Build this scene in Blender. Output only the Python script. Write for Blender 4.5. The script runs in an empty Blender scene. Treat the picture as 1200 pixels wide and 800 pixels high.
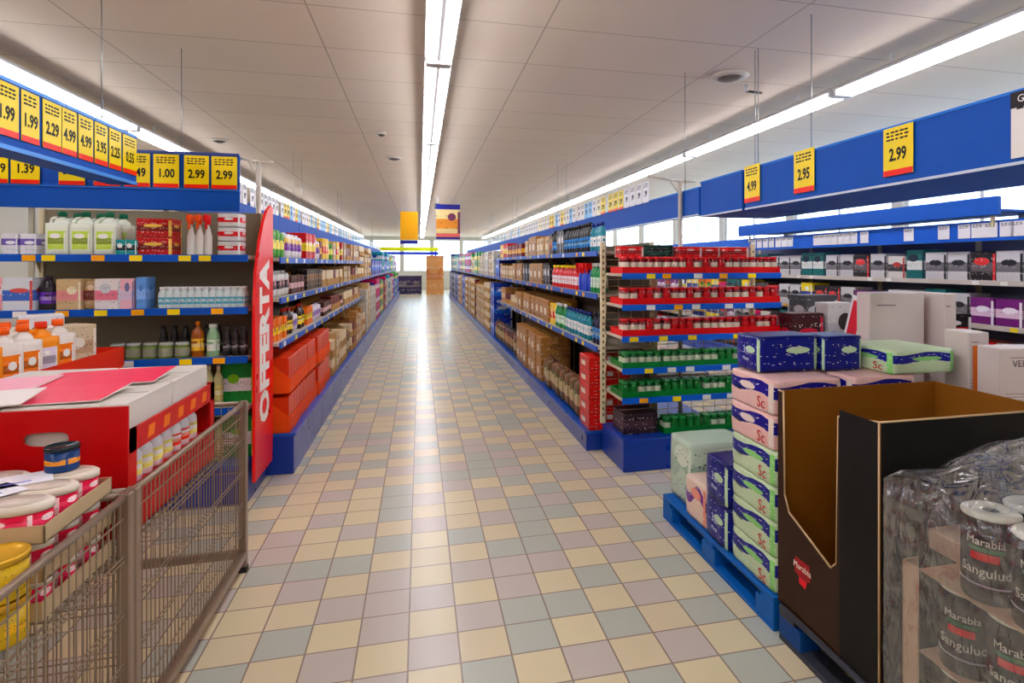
import bpy, bmesh, math, random
from mathutils import Vector, Matrix
R = math.radians
random.seed(7)
S = bpy.context.scene
COL = S.collection

# ------------------------------------------------------------------ camera
H = 1.555                       # eye height; aisle runs along +Y
YAW = 13.9
cam_d = bpy.data.cameras.new('camera'); cam = bpy.data.objects.new('camera', cam_d); COL.objects.link(cam)
cam.location = (0, 0, H); cam.rotation_euler = (R(90), 0, R(-YAW))
cam_d.sensor_width = 36; cam_d.lens = 21.0
cam_d.shift_x = -65/1200; cam_d.shift_y = -91/1200
cam_d.clip_start = .05; cam_d.clip_end = 200
S.camera = cam
# ------------------------------------------------------------------ world, exposure
w = bpy.data.worlds.new('daylight'); S.world = w; w.use_nodes = True
w.node_tree.nodes['Background'].inputs[0].default_value = (.86, .93, 1, 1)
w.node_tree.nodes['Background'].inputs[1].default_value = 3.2
S.view_settings.view_transform = 'Standard'; S.view_settings.look = 'None'
S.view_settings.gamma = 1; S.view_settings.use_curve_mapping = False
S.view_settings.exposure = 0.9
TUBE = 12.5                     # radiance of the fluorescent tubes
try:
    S.cycles.use_denoising = True; S.cycles.max_bounces = 7; S.cycles.diffuse_bounces = 4
    S.cycles.transparent_max_bounces = 24; S.cycles.sample_clamp_indirect = 6
except Exception: pass

def ray(px):
    a = (px-665)/700; s, c = math.sin(R(YAW)), math.cos(R(YAW))
    return (s+a*c, c-a*s)
def X_at(px, Y): u, v = ray(px); return u/v*Y
def Y_at(px, X): u, v = ray(px); return v/u*X

# ------------------------------------------------------------------ materials
def lin(c):
    o = []
    for v in c[:3]:
        v /= 255; o.append(v/12.92 if v <= .04045 else ((v+.055)/1.055)**2.4)
    return (*o, 1)
MC = {}
def vivid(c, k=1.18):
    g = (c[0]+c[1]+c[2])/3
    return tuple(max(0, min(255, int(g+(v-g)*k))) for v in c[:3])
def mat(c, rough=.45, metal=0.0, emit=0, spec=.5, bump=0):
    k = (tuple(c), rough, metal, emit, bump)
    if k in MC: return MC[k]
    m = bpy.data.materials.new('paint_%d_%d_%d' % tuple(c[:3])); m.use_nodes = True
    nt = m.node_tree; b = nt.nodes['Principled BSDF']
    b.inputs['Base Color'].default_value = lin(vivid(c)); b.inputs['Specular IOR Level'].default_value = .25 if rough > .3 else .5; b.inputs['Roughness'].default_value = rough
    b.inputs['Metallic'].default_value = metal
    if emit:
        b.inputs['Emission Color'].default_value = lin(c); b.inputs['Emission Strength'].default_value = emit
    else:
        n = nt.nodes.new('ShaderNodeTexNoise'); n.inputs['Scale'].default_value = 9
        tc = nt.nodes.new('ShaderNodeTexCoord'); nt.links.new(tc.outputs['Object'], n.inputs['Vector'])
        mr = nt.nodes.new('ShaderNodeMapRange'); mr.inputs['To Min'].default_value = max(.02, rough-.07); mr.inputs['To Max'].default_value = min(1, rough+.07)
        nt.links.new(n.outputs['Fac'], mr.inputs['Value']); nt.links.new(mr.outputs[0], b.inputs['Roughness'])
        if bump:
            bp = nt.nodes.new('ShaderNodeBump'); bp.inputs['Strength'].default_value = bump; bp.inputs['Distance'].default_value = .01
            nt.links.new(n.outputs['Fac'], bp.inputs['Height']); nt.links.new(bp.outputs[0], b.inputs['Normal'])
    MC[k] = m; return m

def printed(c1, c2, c3, seed=0, band=(.3, .62), rough=.4, scale=5, wavy=.0):
    """printed packaging: ground colour, a band, blotches of a third colour and rows of small print"""
    k = ('p', tuple(c1), tuple(c2), tuple(c3), seed, band, wavy)
    if k in MC: return MC[k]
    m = bpy.data.materials.new('printed_card'); m.use_nodes = True
    nt = m.node_tree; N = nt.nodes.new; L = nt.links.new
    b = nt.nodes['Principled BSDF']; b.inputs['Roughness'].default_value = rough; b.inputs['Specular IOR Level'].default_value = .3; c1, c2, c3 = vivid(c1), vivid(c2), vivid(c3)
    tc = N('ShaderNodeTexCoord'); sp = N('ShaderNodeSeparateXYZ'); L(tc.outputs['Generated'], sp.inputs[0])
    def math_(op, a, bb, cc=None):
        n = N('ShaderNodeMath'); n.operation = op
        for i, v in enumerate((a, bb)):
            if v is None: continue
            if isinstance(v, (int, float)): n.inputs[i].default_value = v
            else: L(v, n.inputs[i])
        return n.outputs[0]
    z = sp.outputs['Z']
    if wavy:
        xy = math_('ADD', sp.outputs['X'], sp.outputs['Y'])
        sn = math_('SINE', math_('MULTIPLY', xy, 7.0), None)
        z = math_('ADD', z, math_('MULTIPLY', sn, wavy))
    inb = math_('MULTIPLY', math_('GREATER_THAN', z, band[0]), math_('LESS_THAN', z, band[1]))
    def mix(f, A, B):
        n = N('ShaderNodeMix'); n.data_type = 'RGBA'; L(f, n.inputs[0])
        for i, v in ((6, A), (7, B)):
            if isinstance(v, tuple): n.inputs[i].default_value = v
            else: L(v, n.inputs[i])
        return n.outputs[2]
    c = mix(inb, lin(c1), lin(c2))
    mp = N('ShaderNodeMapping'); mp.inputs['Location'].default_value = (seed*3.1, seed*1.7, seed); L(tc.outputs['Generated'], mp.inputs[0])
    u = math_('FRACT', math_('ADD', sp.outputs['X'], math_('MULTIPLY', sp.outputs['Y'], .998)), None)
    rs = random.Random(seed+int(sum(c1)))            # an oval badge and a side stripe, placed differently on each kind
    cu_, cz_, ru, rv = .35+.3*rs.random(), .55+.2*rs.random(), .16+.16*rs.random(), .07+.1*rs.random()
    du = math_('MULTIPLY', math_('SUBTRACT', u, cu_), 1/ru); dz = math_('MULTIPLY', math_('SUBTRACT', sp.outputs['Z'], cz_), 1/rv)
    bad = math_('LESS_THAN', math_('ADD', math_('MULTIPLY', du, du), math_('MULTIPLY', dz, dz)), 1.0)
    c = mix(bad, c, lin(c3))
    c = mix(math_('MULTIPLY', math_('GREATER_THAN', u, .9), math_('LESS_THAN', sp.outputs['Z'], .9)), c, lin(c3))
    br = N('ShaderNodeTexVoronoi'); br.inputs['Scale'].default_value = 14
    m2 = N('ShaderNodeMapping'); m2.inputs['Scale'].default_value = (1, 1, 1.6); L(mp.outputs[0], m2.inputs[0]); L(m2.outputs[0], br.inputs['Vector'])
    low = math_('MULTIPLY', math_('LESS_THAN', br.outputs['Distance'], .26), math_('LESS_THAN', math_('PINGPONG', z, .12), .05))
    lum = sum(c2)/3; ink = lin((245, 240, 230)) if lum < 130 else lin((40, 30, 40))
    low = math_('MULTIPLY', low, math_('LESS_THAN', sp.outputs['Z'], .93))
    c = mix(low, c, ink)
    L(c, b.inputs['Base Color'])
    MC[k] = m; return m

def glassy(c, rough=.08, alpha=.75):
    k = ('g', c, rough, alpha)
    if k in MC: return MC[k]
    m = bpy.data.materials.new('clear_film'); m.use_nodes = True
    nt = m.node_tree; N = nt.nodes.new; L = nt.links.new
    nt.nodes.remove(nt.nodes['Principled BSDF'])
    t = N('ShaderNodeBsdfTransparent'); t.inputs[0].default_value = lin(c)
    g = N('ShaderNodeBsdfGlossy'); g.inputs['Roughness'].default_value = rough
    d = N('ShaderNodeBsdfDiffuse'); d.inputs[0].default_value = lin((225, 228, 232))
    m0 = N('ShaderNodeMixShader'); m0.inputs[0].default_value = .16
    L(g.outputs[0], m0.inputs[1]); L(d.outputs[0], m0.inputs[2])
    if alpha < .9:
        tc = N('ShaderNodeTexCoord'); mp = N('ShaderNodeMapping'); mp.inputs['Scale'].default_value = (4, 4, 1.5); mp.inputs['Rotation'].default_value = (.3, .5, .2)
        nz = N('ShaderNodeTexNoise'); nz.inputs['Scale'].default_value = 3; nz.inputs['Detail'].default_value = 2.5; nz.inputs['Distortion'].default_value = 1.5
        bp = N('ShaderNodeBump'); bp.inputs['Strength'].default_value = 1; bp.inputs['Distance'].default_value = .03
        L(tc.outputs['Object'], mp.inputs[0]); L(mp.outputs[0], nz.inputs['Vector']); L(nz.outputs['Fac'], bp.inputs['Height']); L(bp.outputs[0], g.inputs['Normal'])
    f = N('ShaderNodeLayerWeight'); f.inputs['Blend'].default_value = .35
    mr = N('ShaderNodeMapRange'); mr.inputs['To Min'].default_value = 1-alpha; mr.inputs['To Max'].default_value = min(1, 1.4-alpha)
    L(f.outputs['Facing'], mr.inputs['Value'])
    mx = N('ShaderNodeMixShader'); L(mr.outputs[0], mx.inputs[0]); L(t.outputs[0], mx.inputs[1]); L(m0.outputs[0], mx.inputs[2])
    L(mx.outputs[0], nt.nodes['Material Output'].inputs[0])
    MC[k] = m; return m

BLUE = (0, 84, 176); DBLUE = (0, 58, 150); YEL = (255, 212, 0); RED = (214, 10, 22); WHITE = (240, 240, 238)
BEIGE = (222, 210, 180); BLACK = (22, 22, 26); CARD = (176, 126, 66); STEEL = (150, 138, 126)
SILVER = mat((186, 178, 168), .35, .8)

# ------------------------------------------------------------------ mesh builder
class MB:
    def __init__(s): s.v = []; s.f = []; s.m = []; s.sm = []; s.mats = []
    def mi(s, m):
        if m not in s.mats: s.mats.append(m)
        return s.mats.index(m)
    def add(s, vs, fs, m, smooth=False):
        o = len(s.v); s.v += [tuple(x) for x in vs]; i = s.mi(m)
        for f in fs: s.f.append(tuple(o+k for k in f)); s.m.append(i); s.sm.append(smooth)
        return s
    def box(s, x0, x1, y0, y1, z0, z1, m, bev=0):
        if x1 < x0: x0, x1 = x1, x0
        if y1 < y0: y0, y1 = y1, y0
        if z1 < z0: z0, z1 = z1, z0
        if bev <= 0:
            vs = [(x, y, z) for z in (z0, z1) for y in (y0, y1) for x in (x0, x1)]
            return s.add(vs, [(0, 2, 3, 1), (4, 5, 7, 6), (0, 1, 5, 4), (2, 6, 7, 3), (0, 4, 6, 2), (1, 3, 7, 5)], m)
        b = min(bev, (x1-x0)*.45, (y1-y0)*.45, (z1-z0)*.45)
        vs = []; ix = {}
        for sx in (0, 1):
            for sy in (0, 1):
                for sz in (0, 1):
                    c = [(x0, x1)[sx], (y0, y1)[sy], (z0, z1)[sz]]
                    i_ = [c[0]+(b, -b)[sx], c[1]+(b, -b)[sy], c[2]+(b, -b)[sz]]
                    for ax in range(3):
                        p = list(i_); p[ax] = c[ax]; ix[(sx, sy, sz, ax)] = len(vs); vs.append(p)
        fs = []
        for ax in range(3):
            o = [k for k in range(3) if k != ax]
            for sd in (0, 1):
                q = []
                for a, bb in ((0, 0), (1, 0), (1, 1), (0, 1)):
                    k = [0, 0, 0]; k[ax] = sd; k[o[0]] = a; k[o[1]] = bb; q.append(ix[(*k, ax)])
                fs.append(q)
        for ax in range(3):          # edges running along ax
            o = [k for k in range(3) if k != ax]
            for a in (0, 1):
                for bb in (0, 1):
                    k0 = [0, 0, 0]; k0[o[0]] = a; k0[o[1]] = bb; k1 = list(k0); k1[ax] = 1
                    fs.append([ix[(*k0, o[0])], ix[(*k0, o[1])], ix[(*k1, o[1])], ix[(*k1, o[0])]])
        for sx in (0, 1):
            for sy in (0, 1):
                for sz in (0, 1): fs.append([ix[(sx, sy, sz, a)] for a in range(3)])
        return s.add(vs, fs, m)
    def lathe(s, prof, m, n=14, cx=0, cy=0, sx=1, sy=1, smooth=True, cap=True):
        vs = []; fs = []
        for r, z in prof:
            for k in range(n):
                a = 2*math.pi*k/n; vs.append((cx+r*math.cos(a)*sx, cy+r*math.sin(a)*sy, z))
        for j in range(len(prof)-1):
            for k in range(n):
                k2 = (k+1) % n; fs.append((j*n+k, j*n+k2, (j+1)*n+k2, (j+1)*n+k))
        s.add(vs, fs, m, smooth)
        if cap:
            s.add(vs[:n], [tuple(range(n))[::-1]], m); s.add(vs[-n:], [tuple(range(n))], m)
        return s
    def tube(s, p, q, r, m, n=8):
        p, q = Vector(p), Vector(q); d = (q-p).normalized()
        u = d.orthogonal().normalized(); v = d.cross(u)
        vs = [tuple(c+u*r*math.cos(2*math.pi*k/n)+v*r*math.sin(2*math.pi*k/n)) for c in (p, q) for k in range(n)]
        fs = [(k, (k+1) % n, n+(k+1) % n, n+k) for k in range(n)] + [tuple(range(n))[::-1], tuple(range(n, 2*n))]
        return s.add(vs, fs, m, n > 5)
    def prism(s, pts, y0, y1, m):     # outline in x,z extruded along y
        n = len(pts); vs = [(x, y0, z) for x, z in pts] + [(x, y1, z) for x, z in pts]
        fs = [tuple(range(n)), tuple(range(n, 2*n))[::-1]] + [(k, n+k, n+(k+1) % n, (k+1) % n) for k in range(n)]
        return s.add(vs, fs, m)
    def prism_x(s, pts, x0, x1, m):   # outline in y,z extruded along x
        n = len(pts); vs = [(x0, y, z) for y, z in pts] + [(x1, y, z) for y, z in pts]
        fs = [tuple(range(n)), tuple(range(n, 2*n))[::-1]] + [(k, n+k, n+(k+1) % n, (k+1) % n) for k in range(n)]
        return s.add(vs, fs, m)
    def pillow(s, x0, x1, y0, y1, z0, z1, m, n=8, rolls=0, amp=.008, e=.35):
        """bulging wrapped pack: a box whose faces bulge, with bumps of the rolls inside"""
        vs = []; fs = []; cx, cy, cz = (x0+x1)/2, (y0+y1)/2, (z0+z1)/2; hx, hy, hz = (x1-x0)/2, (y1-y0)/2, (z1-z0)/2
        def push(a, b_, c):
            p = Vector((a, b_, c)); q = p.normalized()*1.15
            p = p.lerp(Vector([max(-1, min(1, t)) for t in q]), e)
            k = 0
            if rolls: k = amp*(abs(math.sin(a*math.pi*rolls/2))+abs(math.sin(b_*math.pi*rolls/2)))
            return (cx+p.x*(hx-amp+k*.5), cy+p.y*(hy-amp+k*.5), cz+p.z*hz)
        for ax in range(3):
            for sd in (-1, 1):
                o = len(vs)
                for i in range(n+1):
                    for j in range(n+1):
                        k = [0, 0, 0]; k[ax] = sd; k[(ax+1) % 3] = -1+2*i/n; k[(ax+2) % 3] = -1+2*j/n
                        vs.append(push(*k))
                for i in range(n):
                    for j in range(n): a = o+i*(n+1)+j; fs.append((a, a+1, a+n+2, a+n+1))
        return s.add(vs, fs, m, True)
    def mesh(s, name):
        me = bpy.data.meshes.new(name); me.from_pydata(s.v, [], s.f)
        for m in s.mats: me.materials.append(m)
        me.polygons.foreach_set('material_index', s.m); me.polygons.foreach_set('use_smooth', s.sm)
        bm = bmesh.new(); bm.from_mesh(me); bmesh.ops.remove_doubles(bm, verts=bm.verts, dist=1e-5)
        bmesh.ops.recalc_face_normals(bm, faces=bm.faces); bm.to_mesh(me); bm.free(); me.update()
        return me
    def build(s, name, parent=None):
        o = bpy.data.objects.new(name, s.mesh(name)); COL.objects.link(o)
        if parent: o.parent = parent
        return o

def tag(o, label, cat, group=None, kind=None):
    o['label'] = label; o['category'] = cat
    if group: o['group'] = group
    if kind: o['kind'] = kind
    return o
def struct(o): o['kind'] = 'structure'; return o
def empty(name, loc=(0, 0, 0), rz=0, label=None, cat=None, group=None):
    o = bpy.data.objects.new(name, None); COL.objects.link(o); o.empty_display_size = .05
    o.location = loc; o.rotation_euler.z = rz
    if label: tag(o, label, cat, group)
    return o
KIDS = {}
def kid(mb, name, parent):
    o = mb.build(name, parent); KIDS.setdefault(parent.as_pointer(), []).append(o); return o
def copy_tree(o, parent=None):
    c = o.copy(); COL.objects.link(c)
    if parent: c.parent = parent
    for ch in KIDS.get(o.as_pointer(), []): KIDS.setdefault(c.as_pointer(), []).append(copy_tree(ch, c))
    return c
ONES = ['', 'first', 'second', 'third', 'fourth', 'fifth', 'sixth', 'seventh', 'eighth', 'ninth', 'tenth', 'eleventh', 'twelfth', 'thirteenth',
        'fourteenth', 'fifteenth', 'sixteenth', 'seventeenth', 'eighteenth', 'nineteenth']
TENS = {2: ('twentieth', 'twenty'), 3: ('thirtieth', 'thirty'), 4: ('fortieth', 'forty'), 5: ('fiftieth', 'fifty'), 6: ('sixtieth', 'sixty'), 7: ('seventieth', 'seventy'), 8: ('eightieth', 'eighty'), 9: ('ninetieth', 'ninety')}
def ordn(n):
    if n < 20: return ONES[n]
    if n < 100: return TENS[n//10][0] if n % 10 == 0 else TENS[n//10][1]+'-'+ONES[n % 10]
    return 'hundred-and-'+ordn(n-100) if n > 100 else 'hundredth'

TXT = {}
def text_mesh(t, size, m, ext=.0006, sx=1.0, bold=0):
    k = (t, size, m.name, sx, bold)
    if k in TXT: return TXT[k]
    cu = bpy.data.curves.new('lettering', 'FONT'); cu.body = t; cu.size = size; cu.extrude = ext; cu.offset = bold
    cu.align_x = 'CENTER'; cu.align_y = 'CENTER'; cu.resolution_u = 2
    o = bpy.data.objects.new('tmp', cu); COL.objects.link(o)
    bpy.context.view_layer.update()
    me = bpy.data.meshes.new_from_object(o.evaluated_get(bpy.context.evaluated_depsgraph_get()))
    COL.objects.unlink(o); bpy.data.objects.remove(o)
    me.transform(Matrix.Rotation(R(90), 4, 'X') @ Matrix.Diagonal((sx, 1, 1, 1)))   # faces -Y, reads along +X
    me.materials.clear(); me.materials.append(m); me.name = 'lettering'
    TXT[k] = me; return me
def lettering(t, size, m, parent, loc, rot=(0, 0, 0), name='lettering', sx=1.0, bold=0):
    o = bpy.data.objects.new(name, text_mesh(t, size, m, sx=sx, bold=bold)); COL.objects.link(o); o.parent = parent
    o.location = loc; o.rotation_euler = rot; KIDS.setdefault(parent.as_pointer(), []).append(o); return o

# ================================================================== SETTING
def node_floor():
    m = bpy.data.materials.new('floor_tiles'); m.use_nodes = True
    nt = m.node_tree; N = nt.nodes.new; L = nt.links.new; b = nt.nodes['Principled BSDF']
    tc = N('ShaderNodeTexCoord'); mp = N('ShaderNodeMapping')
    mp.inputs['Location'].default_value = (.044, -2.36, 0); L(tc.outputs['Object'], mp.inputs[0])
    def vm(op, a, v):
        n = N('ShaderNodeVectorMath'); n.operation = op; L(a, n.inputs[0])
        if v is not None: n.inputs[1].default_value = v
        return n.outputs[0]
    def ma(op, a, v=0.0, v2=None):
        n = N('ShaderNodeMath'); n.operation = op; L(a, n.inputs[0])
        if isinstance(v, (int, float)): n.inputs[1].default_value = v
        else: L(v, n.inputs[1])
        return n.outputs[0]
    cell = vm('MULTIPLY', mp.outputs[0], (5, 5, 0)); fl = vm('FLOOR', cell, None); fr = vm('FRACTION', cell, None)
    s1 = N('ShaderNodeSeparateXYZ'); L(fl, s1.inputs[0]); s2 = N('ShaderNodeSeparateXYZ'); L(fr, s2.inputs[0])
    wn = N('ShaderNodeTexWhiteNoise'); wn.noise_dimensions = '3D'; L(fl, wn.inputs['Vector'])
    par = ma('PINGPONG', ma('ADD', s1.outputs[0], s1.outputs[1]), 1.0)
    flip = ma('GREATER_THAN', wn.outputs['Value'], .84)
    par = ma('ABSOLUTE', ma('SUBTRACT', par, flip))
    sc = N('ShaderNodeSeparateColor'); L(wn.outputs['Color'], sc.inputs[0])
    def mix(f, A, B):
        n = N('ShaderNodeMix'); n.data_type = 'RGBA'; L(f, n.inputs[0])
        for i, v in ((6, A), (7, B)):
            if isinstance(v, tuple): n.inputs[i].default_value = v
            else: L(v, n.inputs[i])
        return n.outputs[2]
    grey = mix(ma('GREATER_THAN', sc.outputs[1], .5), lin((212, 200, 190)), lin((198, 201, 188)))
    be = mix(sc.outputs[2], lin((236, 222, 182)), lin((230, 214, 178)))
    c = mix(par, grey, be)
    no = N('ShaderNodeTexNoise'); no.inputs['Scale'].default_value = 6; no.inputs['Detail'].default_value = 5; L(tc.outputs['Object'], no.inputs['Vector'])
    mr = N('ShaderNodeMapRange'); mr.inputs['From Min'].default_value = .3; mr.inputs['From Max'].default_value = .7; mr.inputs['To Min'].default_value = .995; mr.inputs['To Max'].default_value = 1.005; L(no.outputs['Fac'], mr.inputs['Value'])
    mm = N('ShaderNodeVectorMath'); mm.operation = 'SCALE'; L(c, mm.inputs[0]); L(mr.outputs[0], mm.inputs['Scale'])
    ex = ma('ABSOLUTE', ma('SUBTRACT', s2.outputs[0], .5)); ey = ma('ABSOLUTE', ma('SUBTRACT', s2.outputs[1], .5))
    gr = ma('GREATER_THAN', ma('MAXIMUM', ex, ey), .483)
    col = mix(gr, mm.outputs[0], lin((156, 138, 124)))
    L(col, b.inputs['Base Color'])
    r2 = N('ShaderNodeMapRange'); r2.inputs['To Min'].default_value = .25; r2.inputs['To Max'].default_value = .26; L(no.outputs['Fac'], r2.inputs['Value'])
    L(r2.outputs[0], b.inputs['Roughness']); b.inputs['Specular IOR Level'].default_value = .55
    bp = N('ShaderNodeBump'); bp.inputs['Strength'].default_value = .25; bp.inputs['Distance'].default_value = .002; bp.invert = True
    L(gr, bp.inputs['Height']); L(bp.outputs[0], b.inputs['Normal'])
    return m
def node_ceiling():
    m = bpy.data.materials.new('ceiling_tiles'); m.use_nodes = True
    nt = m.node_tree; N = nt.nodes.new; L = nt.links.new; b = nt.nodes['Principled BSDF']; b.inputs['Roughness'].default_value = .9
    tc = N('ShaderNodeTexCoord'); mp = N('ShaderNodeMapping'); mp.inputs['Location'].default_value = (.7+1.55*4, 6, 0); L(tc.outputs['Object'], mp.inputs[0])
    br = N('ShaderNodeTexBrick'); br.offset = 0; br.inputs['Scale'].default_value = 1; br.inputs['Brick Width'].default_value = 1.55; br.inputs['Row Height'].default_value = .775
    br.inputs['Mortar Size'].default_value = .006; br.inputs['Mortar Smooth'].default_value = .1
    br.inputs['Color1'].default_value = lin((232, 216, 198)); br.inputs['Color2'].default_value = lin((228, 212, 195)); br.inputs['Mortar'].default_value = lin((186, 170, 154))
    L(mp.outputs[0], br.inputs['Vector'])
    no = N('ShaderNodeTexNoise'); no.inputs['Scale'].default_value = 60; L(tc.outputs['Object'], no.inputs['Vector'])
    bp = N('ShaderNodeBump'); bp.inputs['Strength'].default_value = .15; bp.inputs['Distance'].default_value = .003; L(no.outputs['Fac'], bp.inputs['Height']); L(bp.outputs[0], b.inputs['Normal'])
    L(br.outputs['Color'], b.inputs['Base Color']); return m

XL, XR, YB, YF, HC = -6.6, 6.2, -5.0, 37.0, 3.2
struct(MB().box(XL-.1, XR+.1, YB-.1, YF+.1, -.1, 0, node_floor()).build('floor'))
struct(MB().box(XL-.1, XR+.1, YB-.1, YF+.1, HC, HC+.1, node_ceiling()).build('ceiling'))
WALL = mat((214, 210, 202), .8)
struct(MB().box(XL-.1, XL, YB, YF, 0, HC, WALL).build('wall_left'))
struct(MB().box(XL, XR, YB-.1, YB, 0, HC, WALL).build('wall_back'))
wr = MB()                        # right wall with a band of windows
wr.box(XR, XR+.2, YB, YF, 0, 1.75, WALL).box(XR, XR+.2, YB, YF, 2.98, HC, WALL)
ywin = [(2.0+i*2.4, 2.0+i*2.4+2.2) for i in range(14)]
edges = [YB]+[e for p in ywin for e in p]+[YF]
for i in range(0, len(edges), 2): wr.box(XR, XR+.2, edges[i], edges[i+1], 1.75, 2.98, WALL)
struct(wr.build('wall_right'))
FR = mat((232, 232, 230), .4); GL = glassy((235, 245, 250), .02, .92)
for i, (a, b_) in enumerate(ywin):
    f = MB()
    for yy in (a, (a+b_)/2-.025, b_-.05): f.box(XR+.05, XR+.11, yy, yy+.05, 1.75, 2.98, FR)
    f.box(XR+.05, XR+.11, a, b_, 1.75, 1.80, FR).box(XR+.05, XR+.11, a, b_, 2.93, 2.98, FR)
    o = struct(f.build('window_%d' % (i+1)))
    MB().box(XR+.075, XR+.085, a+.05, b_-.05, 1.80, 2.93, GL).build('pane', o)
ff = MB()                        # far wall: shop front glazing over a low wall
ff.box(XL, XR, YF, YF+.2, 0, 1.1, WALL).box(XL, XR, YF, YF+.2, 3.0, HC, WALL)
fx = [-6.2+i*1.75 for i in range(7)]
ed = [XL]+[e for a in fx for e in (a, a+1.6)]+[XR]
for i in range(0, len(ed), 2): ff.box(ed[i], ed[i+1], YF, YF+.2, 1.1, 3.0, WALL)
struct(ff.build('wall_front'))
for i, a in enumerate(fx):
    f = MB().box(a, a+.05, YF+.05, YF+.11, 1.1, 3.0, FR).box(a+1.55, a+1.6, YF+.05, YF+.11, 1.1, 3.0, FR).box(a, a+1.6, YF+.05, YF+.11, 1.1, 1.15, FR).box(a, a+1.6, YF+.05, YF+.11, 2.95, 3.0, FR)
    o = struct(f.build('window_%d' % (i+15)))
    MB().box(a+.05, a+1.55, YF+.075, YF+.085, 1.15, 2.95, GL).build('pane', o)

# ------------------------------------------------------------------ fluorescent light lines
TM = mat((250, 250, 255), .5, 0, TUBE); TRAY = mat((226, 226, 228), .4)
def luminaire():
    r = empty('strip_light')
    b = MB().box(-.098, .098, 0, 2.98, .02, .04, TRAY)
    b.box(-.012, .012, 0, 2.98, -.005, .02, TRAY)
    kid(b, 'reflector_tray', r)
    kid(MB().box(-.03, .03, 0, 2.98, .04, .085, mat((206, 200, 194), .5)).box(-.01, .01, .6, .62, .085, .17, TRAY).box(-.01, .01, 2.4, 2.42, .085, .17, TRAY), 'mounting_rail', r)
    for sx in (-.07, .07): kid(MB().tube((sx, .04, -.004), (sx, 2.94, -.004), .016, TM, 6), 'fluorescent_tube', r)
    for y in (.0, 2.94): kid(MB().box(-.09, .09, y, y+.04, -.022, .02, TRAY), 'lamp_holder', r)
    return r
LUM = luminaire(); first = True
for side, x, zz in (('left aisle', -3.08, HC-.17), ('centre aisle', .135, HC-.17), ('right aisle', 3.57, HC-.17)):
    for i in range(13):
        o = LUM if first else copy_tree(LUM); first = False
        o.location = (x, -4.5+3*i, zz)
        tag(o, '%s white twin-tube strip light from the near end of the %s line' % (ordn(i+1), side), 'light', 'strip lights over the %s' % side)

# ceiling devices
def disc(name, x, y, r, label, ring=False):
    o = empty(name, (x, y, HC), 0, label, 'ceiling device')
    kid(MB().lathe([(r, 0), (r, -.012), (r*.8, -.03), (r*.72, -.03)], mat((216, 208, 196), .5), 24), 'flange', o)
    kid(MB().lathe([(r*.7, -.012), (r*.7, -.034), (r*.3, -.05), (r*.05, -.05)], mat((120, 110, 100) if ring else (90, 84, 80), .5), 24), 'core', o)
    return o
def ceil_pt(px, py):
    u, v = ray(px); t = (HC-H)*700/(309-py); return u*t, v*t
for px, py, r, n, l in ((856, 88, .16, 'ceiling_vent', 'large round ceiling vent near the right light line'), (257, 163, .1, 'smoke_detector', 'dark round detector on the ceiling above the red banner'),
                        (462, 184, .12, 'smoke_detector', 'dark ceiling detector just beside the centre light line'), (447, 155, .06, 'smoke_detector', 'small ceiling sensor, the nearer of two beside the centre light line')):
    x, y = ceil_pt(px, py); disc(n, x, y, r, l, n == 'ceiling_vent')
x, y = ceil_pt(878, 100)
tag(MB().tube((x-.03, y, HC-.002), (x-.03, y, HC-.06), .018, TRAY).tube((x-.03, y, HC-.055), (x+.14, y+.02, HC-.055), .012, mat((70, 66, 64))).build('sensor_arm'), 'small sensor with short dark arm beside the round ceiling vent', 'sensor')
x, y = ceil_pt(514, 232)
o = empty('security_camera', (.42, 15, HC), 0, 'dark security camera hanging from ceiling above the photo banner', 'camera')
kid(MB().tube((0, 0, 0), (0, 0, -.2), .015, TRAY), 'bracket', o)
kid(MB().box(-.07, .07, -.16, .1, -.3, -.18, mat((60, 60, 64)), .02), 'camera_body', o)
kid(MB().tube((0, -.16, -.24), (0, -.19, -.24), .04, mat(BLACK, .1), 12), 'lens', o)

# ================================================================== PRODUCT KINDS
class Kind:
    def __init__(s, name, desc, cat, w, d, h, fn): s.name, s.desc, s.cat, s.w, s.d, s.h, s.fn = name, desc, cat, w, d, h, fn; s.proto = None
    def place(s, x, y, z, rz=0, label=None, group=None):
        if s.proto is None:
            r = s.fn(); r.name = s.name; s.proto = r; o = r
        else: o = copy_tree(s.proto)
        o.location = (x, y, z); o.rotation_euler = (0, 0, rz)
        tag(o, label, s.cat)
        if group: o['group'] = group
        elif 'group' in o: del o['group']
        return o
def single(mb_fn):
    def f(): return mb_fn().build('x')
    return f
def carton(w, d, h, m, top=None, flap=True):
    b = MB().box(-w/2, w/2, -d/2, d/2, 0, h, m, .003)
    if flap: b.box(-w/2+.01, w/2-.01, -.012, .012, h, h+.0012, top or mat((200, 190, 170)))
    return b
def k_carton(name, desc, w, d, h, c1, c2, c3, seed=0, band=(.3, .62), cat='box', wavy=0):
    return Kind(name, desc, cat, w, d, h, single(lambda: carton(w, d, h, printed(c1, c2, c3, seed, band, wavy=wavy))))
def bottle_parts(w, h, body, capc, lab, neck=.34, sq=1.0, n=14, pump=False, metal=0):
    def f():
        r = empty('x'); q = w/2
        kid(MB().lathe([(q*.9, 0), (q, .008), (q, h*.62), (q*.92, h*.70), (q*neck, h*.86), (q*neck, h*.9)], mat(body, .3), n, sy=sq), 'bottle_body', r)
        kid(MB().lathe([(q*neck*1.15, h*.88), (q*neck*1.2, h), (q*neck*.6, h)], mat(capc, .35), 10), 'cap', r)
        kid(MB().lathe([(q*1.012, h*.18), (q*1.012, h*.52)], lab, n, sy=sq, cap=False), 'bottle_label', r)
        return r
    return f
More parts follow.
